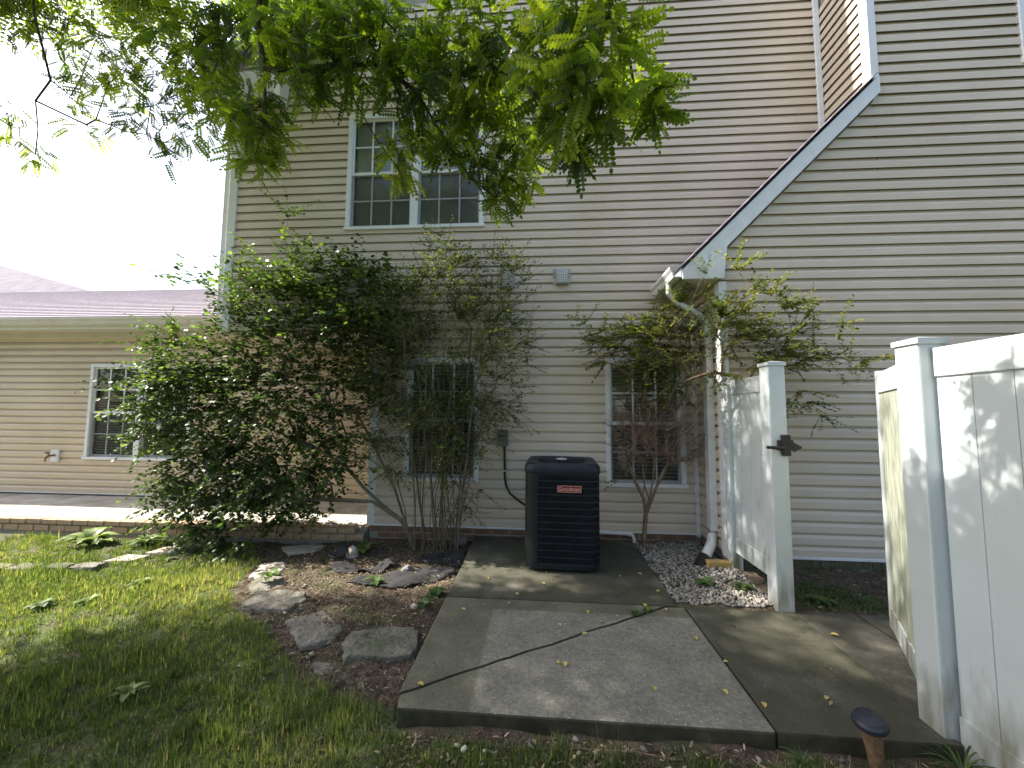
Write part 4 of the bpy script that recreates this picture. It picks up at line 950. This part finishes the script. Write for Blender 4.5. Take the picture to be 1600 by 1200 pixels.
p.chain([(-5.6,-4.6,6.2),(-4.4,-5.2,6.8),(-3.,-5.6,7.0)], top)
can = []
def canopy(x0, x1, y0, y1, z0, z1, n):
    for _ in range(n): can.append((g.uniform(x0, x1), g.uniform(y0, y1), g.uniform(z0, z1), g.uniform(.3, .42)))
canopy(-6.4, -3.4, -2.5, -1.15, 5.9, 6.8, 56); canopy(-3.3, -1.9, -1.5, -.6, 5.9, 6.5, 11); canopy(-5.8, -4.6, -1.1, -.5, 6.4, 7.0, 9); canopy(-3.4, -1.8, -3.7, -2.85, 5.9, 6.5, 12); canopy(-8.6, -7.0, -3.4, -1.9, 5.8, 6.6, 28); canopy(-7.9, -6.2, -2.5, -1.25, 5.7, 6.6, 24); canopy(-7.5, -3.6, -4.6, -2.5, 5.6, 7.0, 40); canopy(-6, 2.5, -8, -4.8, 5.5, 7.5, 46)
can = [c for c in can if not (math.hypot(c[0]+4.0, c[1]+1.45) < .55 or math.hypot(c[0]+7.2, c[1]+2.26) < .5)]
ENDS = p.reach([np.array(c[:3]) for c in VIS+can], .22, .03, .04, .3)
order = sorted(VIS+can, key=lambda q: np.linalg.norm(np.array(q[:3])-p.P[0]))
CL, CF = [], []                                            # compound leaf template: rachis with paired leaflets
nl = 8
for i in range(nl):
    f = .14+.86*i/(nl-1); zr = -.10*f*f
    for sg in ((1, -1) if i < nl-1 else (0,)):
        a = math.radians(66)*sg; c, s = math.cos(a), math.sin(a); b0 = len(CL); sz = .19*(1-.25*abs(f-.5))
        for (u, v, w) in LEAF_V: CL.append((f+sz*(u*c-v*1.25*s), sz*(u*s+v*1.25*c), zr+sz*(w-.22*u)))
        CF += [tuple(b0+k for k in q) for q in LEAF_F]
b0 = len(CL); CL += [(0, -.006, 0), (0, .006, 0), (.5, .005, -.024), (.5, -.005, -.024), (1, .003, -.1), (1, -.003, -.1)]; CF += [(b0, b0+1, b0+2, b0+3), (b0+3, b0+2, b0+4, b0+5)]
LP, LDd, LNn, LSs, LTt = [], [], [], [], []
CP = []
for (x, y, z, r) in order:
    vis = (x, y, z, r) in VIS; n = int((56 if vis else 75)*max(.4, (r/.17)**1.4 if vis else 1))
    n = min(n, 130); n = int(n*(.42 if vis and x < -3.3 else 1)); tt = g.uniform(0, 1)
    e = ENDS[order.index((x, y, z, r))]
    for _ in range(n):
        v = g.normal(0, .5, 3); v = v/max(1, np.linalg.norm(v)); P0 = np.array((x, y, z))+v*r*1.05
        d = unit(g.normal(0, .75, 3)*np.array((1, 1, .45))+v*.5+np.array((0, 0, -.55))); nn = unit(np.array([0, 0, 1.])+g.normal(0, .6, 3))
        (LP if vis else CP).append((P0, d, nn, g.uniform(.10, .175) if vis else g.uniform(.2, .3), np.clip(tt+g.normal(0, .15), 0, 1)))
    for _ in range(5 if vis else 2):                        # a few twigs inside each cluster
        d = unit(g.normal(0, 1, 3)); q = p.P[e]; par = e
        for i in range(3): q = q+d*r*.33; par = p.node(q, par); d = unit(d+g.normal(0, .2, 3))
p.wood('branch', 'locust_bark', .0017, 2.5, tree, .16)
def comp(name, data, tv, tf):
    P0 = np.array([d[0] for d in data]); R = frames(np.array([d[1] for d in data]), np.array([d[2] for d in data]), np.array([d[3] for d in data]))
    o = mass(name, tv, tf, R, P0, [d[4] for d in data], 'leaf_locust', tree); o['kind'] = 'stuff'
comp('crown', LP, CL, CF)
SV, SF = [], []
for i in range(6):
    f = .1+.85*i/5
    for sg in (1, -1):
        a = math.radians(66)*sg; c, s = math.cos(a), math.sin(a); b0 = len(SV)
        for u, v in ((0, 0), (.5, .26), (1, 0), (.5, -.26)): SV.append((f+.21*(u*c-v*s), .21*(u*s+v*c), -.1*f*f-.04*u))
        SF.append((b0, b0+1, b0+2, b0+3))
comp('crown', CP, SV, SF)

# ---- grass, weeds, litter, pebbles
FRONT_STRIP = [(-.5,-2.80),(1.75,-2.80),(1.75,-3.9),(-.5,-3.9)]
def scatter(poly, n, rng):
    xs = [p[0] for p in poly]; ys = [p[1] for p in poly]; out = []
    X = rng.uniform(min(xs), max(xs), n); Y_ = rng.uniform(min(ys), max(ys), n); k = inpoly(X, Y_, poly); return X[k], Y_[k]
def patch(x, y, s=1.3, ph=0.):
    return .5+.25*np.sin(s*2.1*x+ph+1.3*np.sin(s*1.7*y))+.25*np.sin(s*2.7*y+2*ph+1.1*np.sin(s*2.3*x+1))
def grass():
    rng = np.random.default_rng(5); X1, Y1 = scatter(LAWN, 220000, rng); X2, Y2 = scatter(FRONT_STRIP, 60000, rng)
    k1 = rng.uniform(0, 1, len(X1)) < np.clip(1.5*patch(X1, Y1)+.55*(patch(X1, Y1, 5.3, 1.)-.5)-.02, .06, 1)*np.where((X1 < -3.0) & (Y1 > -.95), .30, 1)
    k2 = rng.uniform(0, 1, len(X2)) < np.clip(1.7*patch(X2, Y2, 2.6, 2.)-.55, .04, .8)
    X1, Y1, X2, Y2 = X1[k1], Y1[k1], X2[k2], Y2[k2]
    cx, cy = scatter(LAWN, 5200, rng); fx, fy = scatter(FRONT_STRIP, 420, rng); cx = np.concatenate([cx, fx]); cy = np.concatenate([cy, fy]); m = 26      # taller tufts
    tx = np.repeat(cx, m); ty = np.repeat(cy, m); th = np.repeat(rng.uniform(.7, 1.9, len(cx)), m); tt = np.repeat(rng.normal(0, .14, len(cx)), m)
    off = rng.normal(0, .016, (len(tx), 2)); X3, Y3 = tx+off[:, 0], ty+off[:, 1]
    X = np.concatenate([X1, X2, X3]); Yy = np.concatenate([Y1, Y2, Y3]); n = len(X); n0 = n-len(X3); out = (Yy > -2.74) & (X > -.8)
    hf = np.concatenate([np.ones(n0), th]); tf_ = np.concatenate([np.zeros(n0), tt])
    Z = ground_z(X, Yy)-.004; h = rng.uniform(.02, .055, n)*(.6+.7*patch(X, Yy, 1.9, 1.))*hf; h *= np.where(rng.uniform(0, 1, n) < .05, 1.6, 1)
    az = rng.uniform(0, 2*math.pi, n); lean = rng.uniform(.1, 1.15, n)
    outw = np.concatenate([np.zeros(n0), np.arctan2(off[:, 1], off[:, 0])]); az = np.where(np.arange(n) >= n0, outw+rng.normal(0, .5, n), az)
    D = np.stack([np.cos(az)*lean, np.sin(az)*lean, np.ones(n)], 1); Nn = np.stack([np.cos(az), np.sin(az), -lean], 1)
    R = frames(D, Nn, h, rng.uniform(.0026, .0062, n))
    tv = [(0,-.5,0),(0,.5,0),(.55,.42,.05),(.55,-.42,.05),(1,0,-.16)]; tf = [(0,1,2,3),(3,2,4)]
    t = np.clip(.38+.5*(patch(X, Yy, 1.1, 3.)-.5)+tf_+rng.normal(0, .15, n)+np.where(rng.uniform(0, 1, n) < .12, .5, 0), 0, 1); k = ~out
    return tag(mass('grass', tv, tf, R[k], np.stack([X, Yy, Z], 1)[k], t[k], 'grass'), 'green lawn grass with thin brownish patches', 'grass', kind='stuff')
grass()
def flat_bits(name, polys, sizes, mat, label, cat, seed, tv=None, lift=.008, tilt=.35, aspect=.5, tint=(0, 1), zf=ground_z):
    rng = np.random.default_rng(seed); Xs, Ys = [], []
    for poly, n in polys:
        a, b = scatter(poly, n, rng); Xs.append(a); Ys.append(b)
    X = np.concatenate(Xs); Yy = np.concatenate(Ys); n = len(X); az = rng.uniform(0, 6.28, n)
    D = np.stack([np.cos(az), np.sin(az), rng.normal(0, tilt, n)], 1); Nn = np.stack([rng.normal(0, tilt, n), rng.normal(0, tilt, n), np.ones(n)], 1)
    s = rng.uniform(*sizes, n)*rng.uniform(.6, 1., n); R = frames(D, Nn, s, s*rng.uniform(aspect*.5, aspect*1.2, n)); T = np.stack([X, Yy, zf(X, Yy)+lift*rng.uniform(.4, 1.5, n)], 1)
    return tag(mass(name, tv or LEAF_V, LEAF_F, R, T, rng.uniform(*tint, n)**1.4, mat), label, cat, kind='stuff')
BED = [(-2.75,-.45),(-2.1,-.12),(-.80,-.10),(-.77,-2.55),(-1.15,-2.48),(-1.55,-2.28),(-1.95,-1.95),(-2.45,-1.65),(-2.85,-1.0)]
STRIP = [(-.72,-2.74),(1.82,-2.74),(1.82,-3.1),(-.72,-3.0)]
SIDEBED = [(1.98,-1.5),(4.0,-1.5),(4.0,-.7),(1.98,-.7)]
DUSTY = [(-3.6,-.2),(-2.2,-.2),(-2.6,-1.1),(-3.6,-.95)]
flat_bits('mulch', [(BED, 16000), (STRIP, 2600), (SIDEBED, 3200), (DUSTY, 2200), ([(-2.1,-1.9),(-.75,-2.5),(-.75,-3.0),(-1.6,-2.9)], 1500)], (.012, .045), 'litter', 'brown bark mulch and dead leaf litter', 'mulch', 6)
flat_bits('leaf_litter', [(STRIP, 520), (FRONT_STRIP, 520), (BED, 1500), (DUSTY, 260), (LAWN, 420), ([(-.7,-2.65),(1.85,-2.65),(1.85,-1.6),(-.7,-.1)], 60)], (.02, .05), 'litter', 'scattered tan dead leaves on the ground', 'leaf litter', 8, lift=.014, tint=(.35, 1), zf=lambda x, y: np.maximum(ground_z(x, y), np.where(((x > -.74) & (x < 1.08) & (y > -2.68)) | ((x > 1.) & (x < 1.9) & (y > -2.68) & (y < -1.55)), .034, -9)))
def pebbles():
    rng = np.random.default_rng(9); GR = [(1.06,-.10),(1.80,-.06),(1.80,-.70),(1.86,-.80),(1.83,-1.40),(1.80,-1.50),(1.06,-1.49)]
    X, Yy = scatter(GR, 4600, rng); X3, Y3 = scatter([(-2.2,-1.0),(-1.5,-2.1),(-1.2,-2.5),(-1.5,-2.35),(-2.5,-1.5)], 160, rng); X4, Y4 = scatter(STRIP, 60, rng)
    X = np.concatenate([X, X3, X4]); Yy = np.concatenate([Yy, Y3, Y4]); n = len(X)
    bm = bmesh.new(); bmesh.ops.create_icosphere(bm, subdivisions=1, radius=1); tv = [tuple(v.co) for v in bm.verts]; tf = [tuple(v.index for v in f.verts) for f in bm.faces]; bm.free()
    tv = [(x*(1+.25*math.sin(7*x+3*y)), y*(1+.2*math.cos(5*z+2*x)), z) for x, y, z in tv]
    az = rng.uniform(0, 6.28, n); D = np.stack([np.cos(az), np.sin(az), rng.normal(0, .3, n)], 1); Nn = np.stack([rng.normal(0, .35, n), rng.normal(0, .35, n), np.ones(n)], 1)
    s = rng.uniform(.008, .019, n); R = frames(D, Nn, s, s*rng.uniform(.6, .9, n)); R[:, :, 2] *= rng.uniform(.45, .75, n)[:, None]
    T = np.stack([X, Yy, ground_z(X, Yy)+s*.35+rng.uniform(0, .012, n)], 1)
    tag(mass('gravel', tv, tf, R, T, np.clip(rng.normal(.55, .24, n), 0, 1), 'pebble', smooth=True), 'pale grey river pebbles between slab, house and fence', 'gravel', kind='stuff')
pebbles()
def moss_patch():
    rng = np.random.default_rng(15); X, Yy = scatter([(1.95,-1.52),(4.0,-1.52),(4.0,-1.0),(1.95,-1.0)], 9000, rng); k = rng.uniform(0, 1, len(X)) < np.clip(1.5*patch(X, Yy, 3.)-.3, .05, 1); X, Yy = X[k], Yy[k]; n = len(X)
    h = rng.uniform(.012, .04, n); az = rng.uniform(0, 6.28, n); lean = rng.uniform(.2, 1.6, n); D = np.stack([np.cos(az)*lean, np.sin(az)*lean, np.ones(n)], 1); Nn = np.stack([np.cos(az), np.sin(az), -lean], 1)
    R = frames(D, Nn, h, rng.uniform(.004, .010, n)); tag(mass('ground_cover', [(0,-.5,0),(0,.5,0),(.55,.42,.05),(.55,-.42,.05),(1,0,-.12)], [(0,1,2,3),(3,2,4)], R, np.stack([X, Yy, ground_z(X, Yy)], 1), rng.uniform(0, .7, n), 'weed'), 'low mossy ground cover behind the latch post', 'ground cover', kind='stuff')
moss_patch()
def weed(name, loc, n, ln, wid, label, seed, spread=.6, mat='weed', tint=(.2, .8), cat='plant', group=None):
    """rosette of broad arching leaves"""
    rng = np.random.default_rng(seed); o = empty(name, label, cat, group); o.location = (loc[0], loc[1], float(ground_z(loc[0], loc[1])) if len(loc) < 3 else loc[2])
    for i in range(n):
        az = i*2.4+rng.uniform(-.4, .4); L = ln*rng.uniform(.6, 1.1); up = rng.uniform(.5, 1.35); b = MB(); k = 6; d = np.array([math.cos(az), math.sin(az)]); s = np.array([-d[1], d[0]])
        for j in range(k+1):
            f = j/k; rad = L*(f*.4+.6*f*f)*spread*1.05; z = L*up*(f-.62*f*f*1.15); w = wid*L*math.sin(math.pi*min(1, max(0, f*1.15-.13)))**.8*.62+.0012
            for q, dz in ((-w, .25*w), (0, 0), (w, .25*w)): b.v.append((*(d*rad+s*q), z+dz))
        for j in range(k):
            for m_ in (0, 1): b.f.append((j*3+m_, j*3+m_+1, j*3+m_+4, j*3+m_+3))
        lo = b.build('leaf', mat, o, smooth=True, fix=False); at_ = lo.data.attributes.new('tint', 'FLOAT', 'POINT'); at_.data.foreach_set('value', np.full(len(b.v), rng.uniform(*tint)))
    return o
weed('hosta', (-5.15,-.52), 30, .34, .26, 'bright green hosta clump in the sun by the patio edge', 1, .75, tint=(.6, 1))
weed('hosta', (-4.55,-.42), 20, .26, .28, 'smaller bright hosta clump between the big hosta and the leaning shrub', 2, .75, tint=(.5, .95))
weed('weed', (-2.26,-2.61), 9, .10, .30, 'silvery broad leaved weed in the shaded lawn foreground', 3, .9, tint=(.6, 1))
weed('weed', (-3.95,-1.80), 12, .10, .5, 'broad leaved weed at the left edge of the lawn shade', 4, .9, tint=(.3, .9))
weed('weed', (-3.72,-1.66), 11, .09, .5, 'broad pale leaved weed beside the lawn edge weed', 5, .9, tint=(.6, 1))
weed('weed', (-3.60,-1.36), 12, .12, .4, 'weed with large upright leaves behind the two broad leaved weeds', 6, .8, tint=(.5, 1))
weed('weed', (1.40,-1.18), 14, .12, .5, 'dark green weed growing in the middle of the pebbles', 7, .8, tint=(.0, .5))
weed('weed', (1.70,-1.22), 14, .11, .5, 'light green weed at the fence foot in the pebbles', 8, .8, tint=(.4, .8))
weed('weed', (-.86,-1.40), 5, .11, .7, 'small ivy-like weed at the slab edge in the mulch', 9, .8, tint=(.0, .4))
weed('weed', (-.90,-1.62), 4, .10, .7, 'dark heart leaved weed at the slab edge, nearer the viewer', 10, .8, tint=(.0, .3))
weed('weed', (-1.45,-1.25), 8, .16, .3, 'thin green seedling in the middle of the mulch bed', 11, .8, tint=(.2, .6))
weed('weed', (-2.42,-1.28, .0), 8, .13, .4, 'small weed growing over the greenish flagstone', 12, .9, tint=(.2, .6))
weed('weed', (-1.92,-.50), 9, .2, .4, 'leafy weed in the sun at the foot of the leaning shrub', 13, .8, tint=(.3, .9))
weed('weed', (2.2,-1.38), 8, .13, .4, 'fern-like weed just behind the latch post', 14, .9, tint=(.2, .7))
weed('weed', (.70,-1.70,.03), 7, .05, .6, 'tiny weed sprouting from the diagonal slab crack', 15, .9, tint=(.0, .4))
weed('weed', (.80,-1.64,.03), 7, .055, .6, 'tiny weed at the upper end of the diagonal slab crack', 16, .9, tint=(.0, .5))
weed('weed', (1.80,-2.80), 44, .20, .02, 'wispy grass tuft at the foot of the right fence post', 17, .8, tint=(.1, .7))
weed('weed', (1.15,-2.80), 36, .10, .03, 'grass tuft at the front end of the slab joint', 18, .8, tint=(.1, .7))
# yellow leaves lying on the slab
rng = np.random.default_rng(33)
first = None
for i, (x, y) in enumerate(((-.20,-1.45),(.15,-1.90),(.35,-1.72),(.42,-1.83),(.55,-1.74),(.28,-1.99),(-.55,-1.75),(.95,-1.62),(.80,-1.58),(.10,-2.28),(.15,-2.33),(.62,-2.45),(.98,-2.44),(1.02,-1.95),(1.12,-2.2),(1.14,-2.52),(-.45,-1.20),(.05,-1.25),(.72,-1.05),(.90,-.95),(1.0,-1.3),(2.0,-1.85),(1.5,-2.45),(-.62,-2.55),(-.25,-1.62))):
    b = MB(); L = rng.uniform(.028, .05); b.add([(u*L, v*L*1.1, .004+abs(v)*L*.35+.1*L*math.sin(3*u)) for u, v, w in LEAF_V], LEAF_F)
    o = b.build('fallen_leaf', 'yellow_leaf', fix=False); at_ = o.data.attributes.new('tint', 'FLOAT', 'POINT'); at_.data.foreach_set('value', np.full(6, rng.uniform(0, 1)))
    o.location = (x, y, .031 if x < 1.9 else .024); o.rotation_euler.z = rng.uniform(0, 6.28); tag(o, 'small yellow fallen leaf lying on the concrete slab', 'leaf', 'yellow leaves on the slab')
st = MB().tube([(-.25,-2.86,-.05),(-.02,-2.84,-.045),(.16,-2.79,-.035),(.45,-2.78,-.04),(.62,-2.80,-.045)], [.002, .003, .0035, .003, .002], 7).build('fallen_twig', 'twig'); tag(st, 'thin dry twig lying along the front edge of the slab', 'twig')

# ---- wood behind the viewer: it screens the low sky in front of the house and shows in the panes
def woodland():
    rng = np.random.default_rng(44); n = 26000; c = []
    for i in range(46): c.append((rng.uniform(-28, 26), rng.uniform(-22, -13), rng.uniform(1.5, 8.0), rng.uniform(1.3, 2.6)))
    c = np.array(c); k = rng.integers(0, len(c), n); v = rng.normal(0, 1, (n, 3)); v /= np.linalg.norm(v, axis=1, keepdims=True); P = c[k, :3]+v*c[k, 3:4]*rng.uniform(.55, 1.05, (n, 1)); P[:, 2] = np.maximum(P[:, 2], .1)
    R = frames(rng.normal(0, 1, (n, 3)), rng.normal(0, 1, (n, 3)), rng.uniform(.28, .5, n)); o = mass('woodland', LEAF_V, LEAF_F, R, P, np.clip(rng.normal(.4, .2, n), 0, 1), 'leaf_dark')
    tag(o, 'green wood behind the viewer, mirrored in the window panes', 'woodland', kind='stuff')
woodland()
